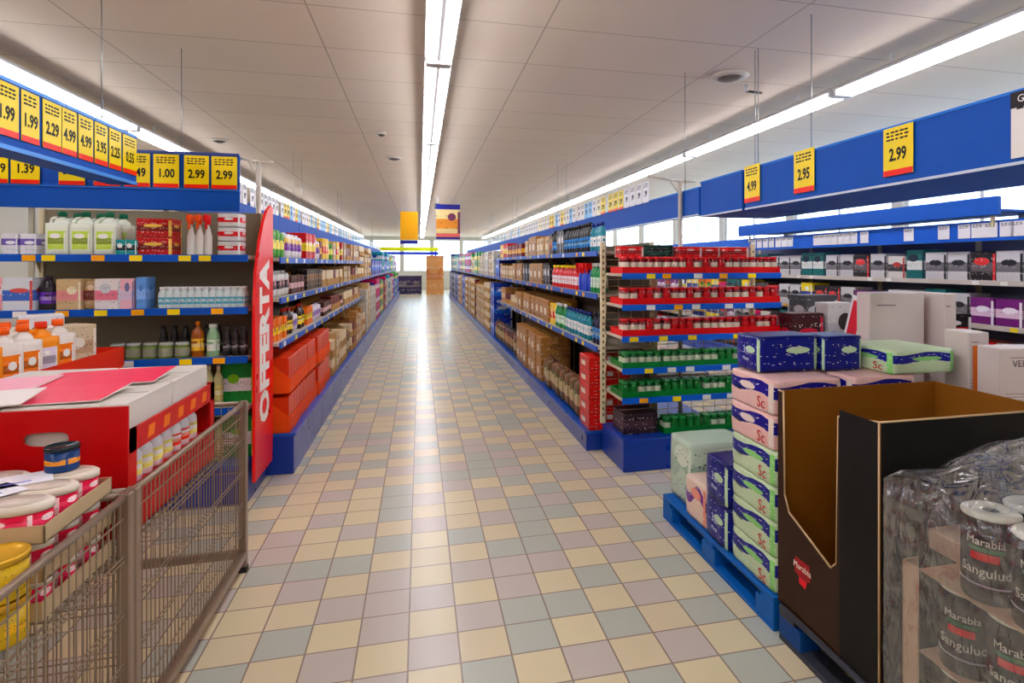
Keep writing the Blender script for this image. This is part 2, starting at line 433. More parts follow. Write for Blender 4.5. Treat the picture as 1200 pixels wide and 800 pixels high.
def k_bottle(name, desc, w, h, body, capc, lab, neck=.34, sq=1.0, cat='bottle', seed=0):
    lm = printed(lab, tuple(min(255, int(v*.5+120)) for v in lab), body, seed)
    return Kind(name, desc, cat, w, w*sq, h, bottle_parts(w, h, body, capc, lm, neck, sq))
def k_jar(name, desc, w, h, body, lid, lab):
    def f():
        r = empty('x'); q = w/2
        kid(MB().lathe([(q*.92, 0), (q, .006), (q, h*.74), (q*.82, h*.82), (q*.82, h*.85)], mat(body, .12), 12), 'jar_body', r)
        kid(MB().lathe([(q*.9, h*.83), (q*.9, h), (q*.8, h)], mat(lid, .3), 12), 'lid', r)
        kid(MB().lathe([(q*1.012, h*.15), (q*1.012, h*.66)], mat(lab, .5), 12, cap=False), 'jar_label', r)
        return r
    return Kind(name, desc, 'jar', w, w, h, f)
def k_jug(name, desc, w, d, h, body, capc, lab, seed=0):
    def f():
        r = empty('x')
        b = MB()
        b.pillow(-w/2, w/2, -d/2, d/2, 0, h*.74, mat(body, .35), 6, e=.15, amp=0)
        b.lathe([(w*.40, h*.68), (w*.30, h*.80), (w*.16, h*.86), (w*.16, h*.9)], mat(body, .35), 14, cx=w*.08, sy=d/w)
        kid(b, 'jug_body', r)
        hd = MB(); pts = [(-w*.12, h*.86), (-w*.36, h*.84), (-w*.44, h*.7), (-w*.42, h*.5)]
        for a, c in zip(pts, pts[1:]): hd.tube((a[0], 0, a[1]), (c[0], 0, c[1]), w*.07, mat(body, .35), 8)
        kid(hd, 'handle', r)
        kid(MB().lathe([(w*.19, h*.88), (w*.19, h), (w*.1, h)], mat(capc, .35), 12, cx=w*.08), 'cap', r)
        kid(MB().box(-w*.38, w*.38, -d/2-.001, -d/2+.012, h*.12, h*.55, printed(lab, tuple(int(v*.7) for v in lab), (250, 250, 245), seed), .003), 'front_label', r)
        return r
    return Kind(name, desc, 'jug', w, d, h, f)
def k_spray(name, desc, body, trig, w=.075, h=.27):
    def f():
        r = empty('x')
        kid(MB().lathe([(w*.45, 0), (w*.5, .01), (w*.5, h*.45), (w*.3, h*.6), (w*.16, h*.72), (w*.16, h*.76)], mat(body, .3), 12, sy=.6), 'bottle_body', r)
        kid(MB().box(-.014, .014, -.055, .02, h*.8, h*.97, mat(trig, .35), .006).box(-.012, .012, -.015, .015, h*.74, h*.82, mat(trig, .35)), 'spray_head', r)
        kid(MB().box(-.005, .005, -.05, -.03, h*.62, h*.82, mat(trig, .35), .003), 'trigger', r)
        return r
    return Kind(name, desc, 'spray bottle', w, w*.7, h, f)
def k_bag(name, desc, w, d, h, c1, c2, c3, seed=0):
    def fn():
        m = printed(c1, c2, c3, seed); b = MB().pillow(-w/2, w/2, -d/2, d/2, 0, h*.92, m, 6, e=.5)
        b.box(-w*.42, w*.42, -.003, .003, h*.84, h, m); return b
    return Kind(name, desc, 'bag', w, d, h, single(fn))
def k_pack(name, desc, w, d, h, c1, c2, c3, seed=0, rolls=4, wavy=.05, band=(.45, .75), cat='pack'):
    def fn():
        m = printed(c1, c2, c3, seed, band, .3, 4, wavy)
        return MB().pillow(-w/2, w/2, -d/2, d/2, 0, h, m, 12, rolls=rolls, e=.12)
    return Kind(name, desc, cat, w, d, h, single(fn))
def k_case(name, desc, w, d, h, c=CARD, tape=(205, 170, 110), cat='carton'):
    def f():
        r = empty('x')
        kid(MB().box(-w/2, w/2, -d/2, d/2, 0, h, printed(c, tuple(int(v*.93) for v in c), tuple(int(v*.82) for v in c), int(w*97), (.1, .3)), .004), 'carton_body', r)
        kid(MB().box(-w/2-.0008, w/2+.0008, -.025, .025, h*.7, h+.001, mat(tape, .3)), 'tape', r)
        kid(MB().box(-w*.3, w*.1, -d/2-.001, -d/2, h*.3, h*.62, mat((236, 230, 214), .5)), 'shipping_label', r)
        return r
    return Kind(name, desc, cat, w, d, h, f)
def k_opencase(name, desc, w, d, h, c, inner):
    """shelf-ready case: low cut front, packs standing inside as its own printed fill"""
    def f():
        r = empty('x'); t = .005; b = MB(); m = mat(c, .6)
        b.box(-w/2, w/2, -d/2, -d/2+t, 0, h*.38, m).box(-w/2, w/2, d/2-t, d/2, 0, h, m).box(-w/2, w/2, -d/2, d/2, 0, t, m)
        for s_ in (-1, 1): b.prism_x([(-d/2, 0), (d/2, 0), (d/2, h), (0, h), (-d/2, h*.38)], s_*w/2, s_*(w/2-t), m)
        kid(b, 'tray', r)
        n = max(2, int(w/.09)); p = MB()
        for i in range(n):
            x0 = -w/2+t+.002+i*(w-2*t-.004)/n; p.box(x0, x0+(w-2*t-.004)/n-.002, -d/2+t+.004, d/2-t-.004, t, h*.9, inner, .004)
        kid(p, 'packets', r)
        return r
    return Kind(name, desc, 'case', w, d, h, f)

# ================================================================== SHELVING
LABC = [YEL, (244, 244, 238), (255, 170, 20), (250, 224, 60)]
def rail(w, x0, yf, z, m=None, h=.042, tags=4, parent=None, rnd=None):
    r = MB().box(x0, x0+w, yf-.012, yf, z-h, z+.004, m or mat(BLUE, .35), .002)
    o = kid(r, 'price_rail', parent)
    for i in range(tags):
        a = x0+.03+(w-.14)*(i+rnd.random()*.7)/tags
        kid(MB().box(a, a+.07, yf-.0145, yf-.012, z-h+.004, z-.002, mat(rnd.choice(LABC), .4)), 'price_label', o)
    return o
def bay(w, d, plinth, levels, hgt, ldepth, seed, back=(150, 140, 128), tags=3, shelfc=(190, 182, 168), rails=BLUE):
    """one bay of shelving: front along -Y, width along x"""
    rnd = random.Random(seed); r = empty('shelving_bay')
    kid(MB().box(-w/2+.001, w/2-.001, -d, 0, 0, plinth-.02, mat(DBLUE, .3), .004).box(-w/2+.001, w/2-.001, -d-.012, 0, plinth-.02, plinth, mat(BLUE, .3), .004), 'plinth', r)
    kid(MB().box(-w/2+.03, w/2-.03, -.012, -.002, plinth, hgt, mat(back, .6)), 'back_panel', r)
    for s_ in (-1, 1):
        kid(MB().box(s_*w/2-s_*.028, s_*w/2, -.03, 0, plinth, hgt, mat(BEIGE, .4), .002), 'upright', r)
    for z in levels:
        s = MB().box(-w/2+.002, w/2-.002, -ldepth, -.012, z-.025, z, mat(shelfc, .4), .002)
        for s_ in (-1, 1): s.prism_x([(-.03, z-.03), (-.03, z-.12), (-.09, z-.025), (-.03, z-.025)], s_*(w/2-.004), s_*(w/2-.010), mat(BEIGE, .4))
        so = kid(s, 'shelf', r); rail(w-.004, -w/2+.002, -ldepth, z, mat(rails, .35), tags=tags, parent=so, rnd=rnd)
    return r

BW = 1.33
YG0 = 4.78                                   # both gondolas start here
# left gondola, front faces +X; right gondola, front faces -X
LZ = (.97, 1.30, 1.60); RZ = (.86, 1.30, 1.66)
NB = 18; FARB = 5
pl = bay(BW, .60, .30, LZ, 1.86, .50, 3, back=(110, 98, 84))
pr = bay(BW, .60, .16, RZ, 1.74, .50, 4, back=(110, 98, 84))
XLB, XRB = -.905-.60-.0, 1.345+.60           # centre planes of the half gondolas
for i in range(NB):
    if i == FARB: plf = bay(BW, .60, .30, (1.30,), 1.86, .50, 5, back=(110, 98, 84))
    o = pl if i == 0 else (plf if i == FARB else copy_tree(pl if i < FARB else plf)); o.location = (XLB, YG0+BW*(i+.5), 0); o.rotation_euler.z = R(90)
    tag(o, '%s bay from the near end of the long shelving on the left of the aisle' % ordn(i+1), 'shelving', 'shelving bays on the left of the aisle')
for i in range(NB):
    if i == FARB: prf = bay(BW, .60, .16, (1.30,), 1.74, .50, 6, back=(110, 98, 84))
    o = pr if i == 0 else (prf if i == FARB else copy_tree(pr if i < FARB else prf)); o.location = (XRB, YG0+BW*(i+.5), 0); o.rotation_euler.z = R(-90)
    tag(o, '%s bay from the near end of the long shelving on the right of the aisle' % ordn(i+1), 'shelving', 'shelving bays on the right of the aisle')

pb = bay(BW, .60, .16, (.6, 1.0), 1.5, .50, 8)
for i in range(8):
    o = pb if i == 0 else copy_tree(pb); o.location = (XRB+.002, YG0+BW*(i+.5), 0); o.rotation_euler.z = R(90)
    tag(o, '%s bay from the near end of the lower shelving facing the second aisle' % ordn(i+1), 'shelving', 'shelving bays facing the second aisle')
# end caps -----------------------------------------------------------------
LEZ = (.62, .95, 1.27, 1.61); REZ = (.53, .756, 1.0, 1.24, 1.48)
le = bay(1.38, .50, .26, LEZ, 1.92, .45, 11, back=(138, 130, 112), tags=6)
le.name = 'end_shelving'; le.location = (-1.775, 4.74, 0)
tag(le, 'end shelving with cleaning products behind the wire cages on the left', 'shelving')
re_ = empty('end_shelving', (2.16, 4.74, 0), 0, 'end shelving stacked with red and green trays right of the aisle', 'shelving')
W2 = 1.38
kid(MB().box(-W2/2, W2/2, -.53, 0, 0, .24, mat(DBLUE, .3), .006), 'plinth', re_)
for s_ in (-1, 1):
    u = MB().box(s_*W2/2-.02, s_*W2/2+.02, -.03, .0, .24, 1.73, mat((226, 216, 186), .4), .003)
    for k in range(28): u.box(s_*W2/2-.006, s_*W2/2+.006, -.032, -.03, .3+k*.05, .322+k*.05, mat((90, 80, 66)))
    kid(u, 'upright', re_)
g = MB()
for k in range(27): g.tube((-W2/2+.02, -.012, .27+k*.055), (W2/2-.02, -.012, .27+k*.055), .0025, mat((196, 180, 150), .3, .3), 5)
for k in range(13): g.tube((-W2/2+.03+k*.11, -.008, .25), (-W2/2+.03+k*.11, -.008, 1.71), .0025, mat((196, 180, 150), .3, .3), 5)
kid(g, 'wire_back', re_)
rnd = random.Random(5)
for z in REZ:
    s = MB().box(-W2/2+.02, W2/2, -.44, -.035, z-.022, z, mat((200, 190, 172), .4), .002)
    for x in (-W2/2+.01, W2/2-.012): s.prism_x([(-.03, z-.03), (-.03, z-.13), (-.05, z-.10), (-.07, z-.022), (-.03, z-.022)], x, x+.006, mat((226, 216, 186), .4))
    so = kid(s, 'shelf', re_); rail(W2-.02, -W2/2+.02, -.44, z, mat((0, 98, 200), .35), tags=5, parent=so, rnd=rnd)

# ================================================================== PRODUCTS ON THE AISLE SHELVES
P = {}
def add(k): P[k.name+'|'+k.desc] = k; return k
def cl(*a): return a
reds, org, brn = (196, 20, 28), (226, 92, 20), (176, 126, 66)
kd_dark = [k_carton('coffee_pack', 'black and gold coffee pack', .11, .16, .2, (30, 22, 24), (70, 40, 30), (200, 150, 60), 1),
           k_carton('tea_box', 'brown and pink box', .13, .14, .15, (80, 40, 30), (230, 190, 190), (60, 20, 30), 2),
           k_bag('snack_bag', 'white and black bag', .15, .1, .2, (225, 220, 215), (60, 50, 60), (200, 150, 150), 3)]
kd_color = [k_carton('cereal_box', 'yellow cereal box', .12, .18, .24, (250, 200, 20), (220, 40, 20), (255, 240, 200), 4),
            k_carton('cereal_box', 'red cereal box', .12, .18, .25, (200, 20, 30), (250, 220, 60), (255, 255, 255), 5),
            k_bag('snack_bag', 'green snack bag', .14, .1, .22, (70, 150, 40), (250, 230, 120), (20, 90, 30), 6),
            k_carton('biscuit_box', 'maroon biscuit box', .13, .17, .2, (110, 14, 24), (240, 190, 60), (150, 30, 40), 7),
            k_bag('snack_bag', 'white and purple bag', .14, .1, .21, (235, 230, 235), (120, 50, 150), (250, 200, 40), 8)]
kd_mixed = [k_bottle('sauce_bottle', 'dark brown bottle with yellow label', .07, .22, (50, 24, 14), (200, 30, 20), (250, 210, 60)),
            k_carton('pasta_box', 'orange pasta box', .1, .16, .17, (240, 120, 20), (250, 210, 60), (150, 50, 10), 9),
            k_bag('flour_bag', 'lilac and white bag', .12, .1, .16, (220, 210, 225), (150, 120, 180), (255, 255, 255), 10),
            k_jar('sauce_jar', 'yellow glass jar with brown lid', .08, .13, (210, 170, 40), (120, 50, 20), (250, 230, 160)),
            k_bag('sugar_bag', 'beige paper bag', .12, .11, .18, (206, 180, 130), (240, 230, 200), (170, 120, 60), 11)]
kd_brown = [k_case('cardboard_case', 'plain brown cardboard case', .30, .36, .26),
            k_opencase('display_case', 'brown case of chocolate packets', .28, .36, .2, (186, 140, 80), mat((110, 30, 30), .35)),
            k_opencase('display_case', 'brown case of cream packets', .28, .36, .2, (190, 150, 96), mat((232, 214, 180), .35)),
            k_case('cardboard_case', 'pale tan cardboard case', .26, .36, .22, (204, 170, 120))]
kd_orange = [k_opencase('display_case', 'orange open-front case', .42, .42, .29, (230, 84, 14), mat((206, 60, 20), .35))]
kd_far = [k_carton('detergent_box', 'tall blue box', .28, .36, .34, (10, 60, 170), (20, 110, 210), (230, 235, 250), 12),
          k_carton('detergent_box', 'teal and white box', .28, .36, .3, (20, 150, 170), (240, 245, 250), (10, 80, 160), 13),
          k_case('cardboard_case', 'grey-white case', .3, .36, .26, (206, 200, 190)),
          k_carton('detergent_box', 'magenta and white box', .28, .36, .3, (200, 30, 110), (250, 240, 245), (60, 40, 130), 14),
          k_carton('detergent_box', 'green and yellow box', .28, .36, .28, (50, 150, 60), (250, 220, 30), (255, 255, 255), 15)]
kd_clean = [k_bottle('cleaner_bottle', 'green cleaner bottle', .085, .26, (20, 130, 70), (240, 240, 240), (220, 240, 220), .35, .7),
            k_bottle('cleaner_bottle', 'teal cleaner bottle', .085, .25, (10, 130, 150), (20, 40, 120), (250, 250, 250), .35, .7),
            k_bottle('cleaner_bottle', 'red cleaner bottle', .085, .24, (200, 24, 30), (250, 220, 40), (250, 250, 250), .35, .7),
            k_spray('spray_bottle', 'blue spray bottle with red trigger', (30, 70, 180), (220, 30, 30)),
            k_bottle('cleaner_bottle', 'dark navy cleaner bottle', .09, .27, (22, 26, 60), (30, 30, 40), (80, 150, 210), .35, .7)]
kd_black = [k_carton('coffee_pack', 'black pack with white print', .12, .2, .26, (20, 20, 24), (50, 50, 60), (230, 230, 230), 16),
            k_carton('coffee_pack', 'dark red and black pack', .12, .2, .24, (30, 14, 16), (160, 24, 30), (220, 190, 120), 17),
            k_bottle('cleaner_bottle', 'black bottle with blue label', .09, .27, (24, 24, 28), (20, 20, 20), (30, 130, 200), .4, .8)]
kd_redwhite = [k_case('shallow_carton', 'red carton with white front label', .32, .36, .12, (206, 24, 20), (250, 250, 250))]
kd_tan = [k_bag('pet_food_bag', 'brown and green pet food bag', .2, .14, .34, (120, 80, 50), (200, 180, 140), (70, 100, 40), 18),
          k_bag('pet_food_bag', 'black and tan pet food bag', .2, .14, .36, (50, 40, 36), (190, 150, 100), (150, 40, 30), 19)]

CNT = {}
def nextlabel(k, loc, tail='from near end'):
    key = (k.desc, loc); CNT[key] = CNT.get(key, 0)+1
    return '%s %s %s, %s' % (ordn(CNT[key]), k.desc, tail, loc)
def shelf_run(side, kinds, y0, y1, z, zmax, loc, stack=False, inset=.03, seed=0, fixed=None, rows=1, depth=.47):
    """fill a length of aisle shelf with facings; side -1 left gondola, +1 right"""
    rnd = random.Random(seed*131+int(z*100)); y = y0+.02; rz = R(90) if side < 0 else R(-90)
    xf = (XLB+.50 if side < 0 else XRB-.50) if z > .5 else (XLB+.60 if side < 0 else XRB-.60)
    while y < y1-.05:
        k = rnd.choice(kinds) if fixed is None else fixed; n = rnd.randint(2, 5) if k.w < .2 else rnd.randint(1, 3)
        for _ in range(n):
            if y+k.w > y1-.01: y = y1; break
            zz = z+.0008; nst = 1
            if stack: nst = max(1, int((zmax-z-.02)/(k.h+.002)))
            ins = inset+rnd.random()*.02
            for s_ in range(nst):
                x = xf+(ins+k.d/2)*(1 if side > 0 else -1)
                k.place(x, y+k.w/2, zz, rz+(rnd.random()-.5)*.03, nextlabel(k, loc))
                zz += k.h+.0018
            y += k.w+.006
        y += .004
def sect(side, y0, y1, spec, seed):
    name = 'left of aisle' if side < 0 else 'right of aisle'
    Z = (((.30,)+LZ) if side < 0 else ((.16,)+RZ))
    nm = ['bottom shelf', 'second shelf', 'third shelf', 'top shelf']
    if y0 >= YG0+BW*FARB-.01: Z = (Z[0], 1.30); nm = ['bottom shelf', 'upper shelf']; spec = (spec[0], spec[-1])
    tops = list(Z[1:])+[2.15]
    for i, (z, ks) in enumerate(zip(Z, spec)):
        if ks is None: continue
        kinds, st = ks
        lim = tops[i]-.045 if i < len(Z)-1 else (1.98)
        kk = [k for k in kinds if k.h < lim-z] or kinds[:1]
        if not st and min(k.h for k in kk) > lim-z: continue
        shelf_run(side, kk, y0, y1, z, lim, nm[i]+', '+name, st, seed=seed+i*7)
Y = [YG0+BW*i for i in range(NB+1)]
# left side
YL1 = 7.1
sect(-1, Y[0], Y[1], [(kd_orange, True), (kd_mixed, False), (kd_dark, False), (kd_dark[:1]+kd_color, False)], 1)
sect(-1, Y[1], YL1, [(kd_orange, True), (kd_mixed+kd_dark[1:], False), (kd_dark, False), (kd_color, False)], 2)
sect(-1, YL1, 9.0, [(kd_tan+kd_brown[2:], True), (kd_dark[1:]+kd_brown[1:2], False), (kd_brown[1:], False), (kd_color+kd_brown[3:], False)], 3)
sect(-1, 9.0, Y[5], [(kd_brown, True), (kd_brown[1:3], False), (kd_brown[1:]+kd_dark[:1], False), (kd_brown, False)], 4)
sect(-1, Y[5], Y[7], [(kd_brown+kd_far[2:3], True), (kd_brown[2:]+kd_far[2:3], True)], 9)
sect(-1, Y[7], Y[10], [(kd_brown[:2]+kd_far[3:], True), (kd_far[:1], True)], 5)
sect(-1, Y[10], Y[14], [(kd_far[:3]+kd_far[3:4], True), (kd_far[:2]+kd_brown[2:3], True)], 5)
sect(-1, Y[14], Y[18], [(kd_far[:1]+kd_far[4:], True), (kd_far, True)], 6)
# right side
sect(1, Y[0], Y[0]+.40, [(kd_redwhite, True), (kd_clean[3:], False), (kd_clean, False), (kd_clean[:2], False)], 21)
sect(1, Y[0]+.40, 6.9, [(kd_tan, False), (kd_clean+kd_color[:1], False), (kd_clean+kd_black[2:], False), (kd_clean[1:2]+kd_black, False)], 22)
sect(1, 6.9, 8.8, [(kd_tan+kd_brown[:1], True), (kd_brown[:1], False), (kd_brown[:1]+kd_black[:1], False), (kd_brown[:1]+kd_brown[3:], False)], 23)
sect(1, 8.8, Y[5], [(kd_tan, False), (kd_brown, False), (kd_brown[:1]+kd_brown[3:], False), (kd_color, False)], 28)
sect(1, Y[5], Y[5]+.8, [(kd_far[:1], True), (kd_far[:1], True)], 24)
sect(1, Y[5]+.8, Y[8], [(kd_brown[2:]+kd_far[2:3], True), (kd_far[2:3]+kd_brown[3:], True)], 24)
sect(1, Y[8], Y[10], [(kd_brown[1:], True), (kd_brown[3:]+kd_far[4:], True)], 25)
sect(1, Y[10], Y[14], [(kd_brown+kd_far[:1], True), (kd_far[3:], True)], 26)
sect(1, Y[14], Y[18], [(kd_far[:1]+kd_black[:1], True), (kd_far, True)], 27)

# ================================================================== RIGHT END CAP PRODUCTS (red and green trays of jars)
def tray(w, d, h, c):
    m = mat(c, .35); t = .004; b = MB().box(-w/2, w/2, -d/2, d/2, 0, t, m)
    b.box(-w/2, w/2, -d/2, -d/2+t, 0, h, m).box(-w/2, w/2, d/2-t, d/2, 0, h, m).box(-w/2, -w/2+t, -d/2, d/2, 0, h, m).box(w/2-t, w/2, -d/2, d/2, 0, h, m)
    return b
k_rt = Kind('product_tray', 'red cardboard tray', 'tray', .335, .3, .05, single(lambda: tray(.335, .3, .05, (214, 8, 24))))
k_gt = Kind('product_tray', 'green cardboard tray', 'tray', .335, .3, .045, single(lambda: tray(.335, .3, .045, (10, 120, 50))))
k_rj = k_jar('coffee_jar', 'red-lidded jar with cream label', .062, .125, (120, 10, 20), (206, 8, 26), (226, 214, 196))
k_rj2 = k_jar('coffee_jar', 'red-lidded jar with red label', .062, .125, (160, 10, 20), (206, 8, 26), (190, 14, 30))
k_gj = k_jar('coffee_jar', 'green-lidded jar with cream label', .062, .115, (12, 90, 40), (14, 130, 56), (206, 214, 190))
k_gj2 = k_jar('coffee_jar', 'green-lidded jar with green label', .062, .115, (12, 110, 44), (14, 130, 56), (20, 116, 50))
def jar_shelf(z, kt, ka, kb, name, z2=None, only=None, rows=2):
    for i in range(4):
        x = 2.16-.69+.025+.17+i*.339; y = 4.30+.155
        if only and i not in only: continue
        kt.place(x, y, z+.0008, 0, '%s %s from the aisle, on the %s' % (ordn(i+1), kt.desc, name))
        for r in range(rows):
            for j in range(5):
                k = ka if random.random() < .66 else kb
                lab = nextlabel(k, name, 'from aisle side')
                k.place(x-.13+j*.0645, y-.108+r*.066, z+.0052, 0, lab)
jar_shelf(REZ[4], k_rt, k_rj, k_rj2, 'top red shelf')
jar_shelf(REZ[3], k_rt, k_rj, k_rj2, 'middle red shelf')
jar_shelf(REZ[2], k_rt, k_rj, k_rj2, 'lowest red shelf')
jar_shelf(REZ[1], k_gt, k_gj, k_gj2, 'upper green shelf')
jar_shelf(REZ[0], k_gt, k_gj, k_gj2, 'lower green shelf')
jar_shelf(.24, k_gt, k_gj, k_gj2, 'green display plinth', only=(1, 2, 3))
k_redbox = k_carton('coffee_box', 'red box with white print', .19, .15, .085, (212, 8, 24), (150, 10, 24), (240, 220, 214), 31)
k_greenbox = k_carton('coffee_box', 'dark green box', .26, .16, .10, (10, 50, 44), (20, 80, 70), (10, 30, 30), 32)
for i, (x, k) in enumerate(((1.62, k_redbox), (1.87, k_greenbox), (2.12, k_redbox), (2.33, k_redbox), (2.54, k_redbox))):
    kk = MB().box(-.17, .17, -.006, .006, 0, .001, mat(RED)) if False else None
    k.place(x, 4.50+.09*(i % 2), REZ[4]+.131 if False else REZ[4]+.1265, 0, '%s laid on the jars of top red shelf, %s from aisle' % (k.desc, ordn(i+1)))
# dark crates at the near corner of the lowest plinth
k_dk = k_carton('wine_crate', 'dark plum crate', .28, .26, .16, (52, 34, 44), (80, 56, 66), (30, 20, 26), 33)
k_dk.place(1.66, 4.48, .2408, 0, 'dark plum crate on the blue plinth beside the green jars')
k_dk.place(1.66, 4.5, .4035, 0, 'dark plum crate stacked on another crate under the lower green shelf')if False else None

# ================================================================== LEFT END CAP PRODUCTS
kj_white = k_jug('detergent_jug', 'white jug with dark green cap', .125, .09, .27, (236, 240, 226), (10, 96, 66), (196, 220, 90), 41)
k_small = k_bottle('shampoo_bottle', 'small white-capped pale blue bottle', .053, .135, (214, 224, 224), (244, 244, 244), (90, 170, 190), .6)
k_whitebox = k_pack('paper_pack', 'white and purple tissue pack', .10, .16, .13, (232, 230, 236), (120, 100, 180), (246, 246, 250), 42, 2, 0)
k_tealbox = k_carton('soap_box', 'teal and black soap box', .06, .1, .095, (16, 140, 140), (20, 30, 36), (240, 240, 240), 43)
k_rg = k_carton('gift_box', 'red and gold box', .20, .16, .115, (176, 16, 20), (110, 20, 14), (230, 190, 90), 44)
k_sp = k_spray('spray_bottle', 'white spray bottle with orange trigger', (238, 236, 232), (240, 90, 20), w=.05)
k_sp2 = k_spray('spray_bottle', 'white spray bottle with red trigger', (238, 236, 232), (206, 20, 24), w=.05)
k_rw = k_pack('wipes_pack', 'red and white wipes pack', .15, .16, .09, (226, 226, 228), (206, 14, 36), (240, 240, 240), 45, 2, 0, (.35, .7))
zt = LEZ[3]+.0008
def LX(px, Y=4.36): return X_at(px, Y)
LOC = 'top shelf behind the cages'
for i, px in enumerate((12, 34)): k_whitebox.place(LX(px), 4.42, zt, 0, 'white and purple tissue pack on the top shelf, %s' % ('next to the white jugs' if i else 'furthest from the red banner'))
for i, px in enumerate((69, 97, 125)):
    for r in range(2): kj_white.place(LX(px)+r*.02, 4.38+r*.13, zt, 0, '%s white jug with green cap from the tissue packs, %s row of top shelf' % (ordn(i+1), 'back' if r else 'front'))
for i, px in enumerate((146, 157)): k_tealbox.place(LX(px, 4.34), 4.345, zt, 0, '%s teal and black soap box between white jugs and red-gold boxes' % ('first' if not i else 'second'))
for i in range(2): k_rg.place(LX(187, 4.4), 4.40, zt+i*.1175, 0, 'red and gold box, %s of the two stacked beside the spray bottles' % ('upper' if i else 'lower'))
for i, px in enumerate((224, 234, 244)):
    (k_sp2 if i == 2 else k_sp).place(LX(px, 4.36), 4.36, zt, 0, '%s white trigger spray bottle right of the red and gold boxes' % ordn(i+1))
for i in range(3): k_rw.place(LX(272, 4.40), 4.40, zt+i*.0925, 0, 'red and white wipes pack, %s of three stacked beside the red banner' % ('bottom', 'middle', 'top')[i])
zt = LEZ[2]+.0008
defs = [(6, k_pack('wipes_pack', 'pink wipes pack', .055, .12, .2, (240, 170, 180), (250, 240, 240), (220, 90, 120), 46, 2)),
        (29, k_carton('soap_box', 'white and blue carton', .155, .14, .2, (226, 232, 240), (70, 110, 190), (200, 90, 90), 47)),
        (57, k_bottle('softener_bottle', 'dark bottle with purple label', .095, .21, (40, 34, 44), (60, 50, 60), (110, 60, 180), .4, .7)),
        (87, k_carton('soap_box', 'beige and pink carton', .13, .13, .19, (206, 180, 140), (220, 150, 150), (240, 230, 200), 48)),
        (108, k_bag('refill_bag', 'tan refill pouch', .085, .09, .19, (190, 160, 120), (120, 60, 50), (230, 210, 180), 49)),
        (132, k_carton('soap_box', 'white and rose carton', .14, .13, .19, (238, 230, 228), (226, 130, 150), (210, 210, 214), 50)),
        (154, k_carton('soap_box', 'pink and lilac carton', .075, .13, .19, (240, 190, 200), (220, 200, 220), (120, 120, 160), 51)),
        (171, k_carton('soap_box', 'light blue carton', .06, .13, .2, (110, 160, 220), (150, 190, 240), (90, 130, 200), 52))]
for px, k in defs: k.place(LX(px, 4.37), 4.37, zt, 0, '%s on the second shelf behind the wire cages' % k.desc)
n = 12
for i in range(n):
    for r in range(2): k_small.place(LX(191+i*8.4, 4.34), 4.34+r*.06, zt, 0, '%s pale blue bottle from the light blue carton, %s row of second shelf' % (ordn(i+1), 'back' if r else 'front'))
zt = LEZ[1]+.0008
k_gcup = k_jar('pickle_jar', 'short clear jar with green pickles', .085, .10, (110, 130, 60), (180, 186, 180), (150, 150, 130))
for i in range(5): k_gcup.place(LX(138+i*19, 4.34), 4.34, zt, 0, '%s short green jar from the far wall side on the third shelf behind cages' % ordn(i+1))
k_amb = k_bottle('oil_bottle', 'amber bottle with gold cap', .075, .23, (150, 80, 10), (220, 130, 20), (236, 190, 60), .3)
k_amb.place(LX(232, 4.36), 4.36, zt, 0, 'amber bottle on the third shelf beside the green and white bottle')
k_grw = k_bottle('cleaner_bottle', 'green and white bottle', .075, .21, (150, 190, 150), (220, 230, 220), (236, 244, 230), .6)
k_grw.place(LX(250, 4.36), 4.36, zt, 0, 'green and white bottle on the third shelf beside the amber bottle')
k_dj = k_bottle('dark_bottle', 'black cosmetic bottle', .05, .19, (26, 24, 26), (60, 56, 56), (70, 66, 66), .6)
for i in range(3): k_dj.place(LX(266+i*10, 4.36), 4.36, zt, 0, 'black cosmetic bottle on third shelf, %s from the amber bottle' % ordn(i+1))
for i in range(6): k_dj.place(LX(190+i*13, 4.52), 4.54, zt, 0, 'black cosmetic bottle at the back of third shelf, %s from the wall side' % ordn(i+1))
for lv, z in ((2, LEZ[0]), (3, .26)):
    ks = [k_carton('detergent_box', 'green detergent box', .2, .22, .27, (30, 140, 60), (240, 240, 244), (120, 190, 40), 53+lv), k_bottle('wine_bottle', 'pale bottle with floral label', .056, .27, (180, 176, 130), (220, 214, 190), (200, 190, 120), .34)]
    ks[0].place(LX(276, 4.40)+.01, 4.53, z+.0008, 0, 'green and white detergent box by the red banner, %s' % ('above the bottom one' if lv == 2 else 'standing on the blue plinth'))
    for i in range(5): ks[1].place(LX(212+i*11, 4.36), 4.36+.0, z+.0008, 0, '%s pale floral bottle from the wall side on the %s shelf, left end display' % (ordn(i+1), 'fourth' if lv == 2 else 'lowest'))
# green round tubs low by the banner
# ------------------------------------------------------------------ OFFERTA banner
o = empty('offer_banner', (-1.045, 4.24, 0), R(90), 'tall red vertical banner with white lettering at the end of the shelving', 'sign')
pts = [(0, .14), (.46, .14), (.48, .3), (.48, 1.96), (.42, 1.97), (.32, 1.93), (.22, 1.84), (.12, 1.70), (.03, 1.5), (0, 1.3)]
kid(MB().prism(pts, -.012, .006, mat((226, 16, 24), .3)), 'banner_panel', o)
wm = mat((250, 246, 240), .4)
lettering('OFFERTA', .33, wm, o, (.25, -.0126, 1.02), (0, R(-90), 0), sx=.80, bold=.016)
kid(MB().box(.05, .43, .006, .02, .3, .34, mat(BEIGE)), 'clip', o)

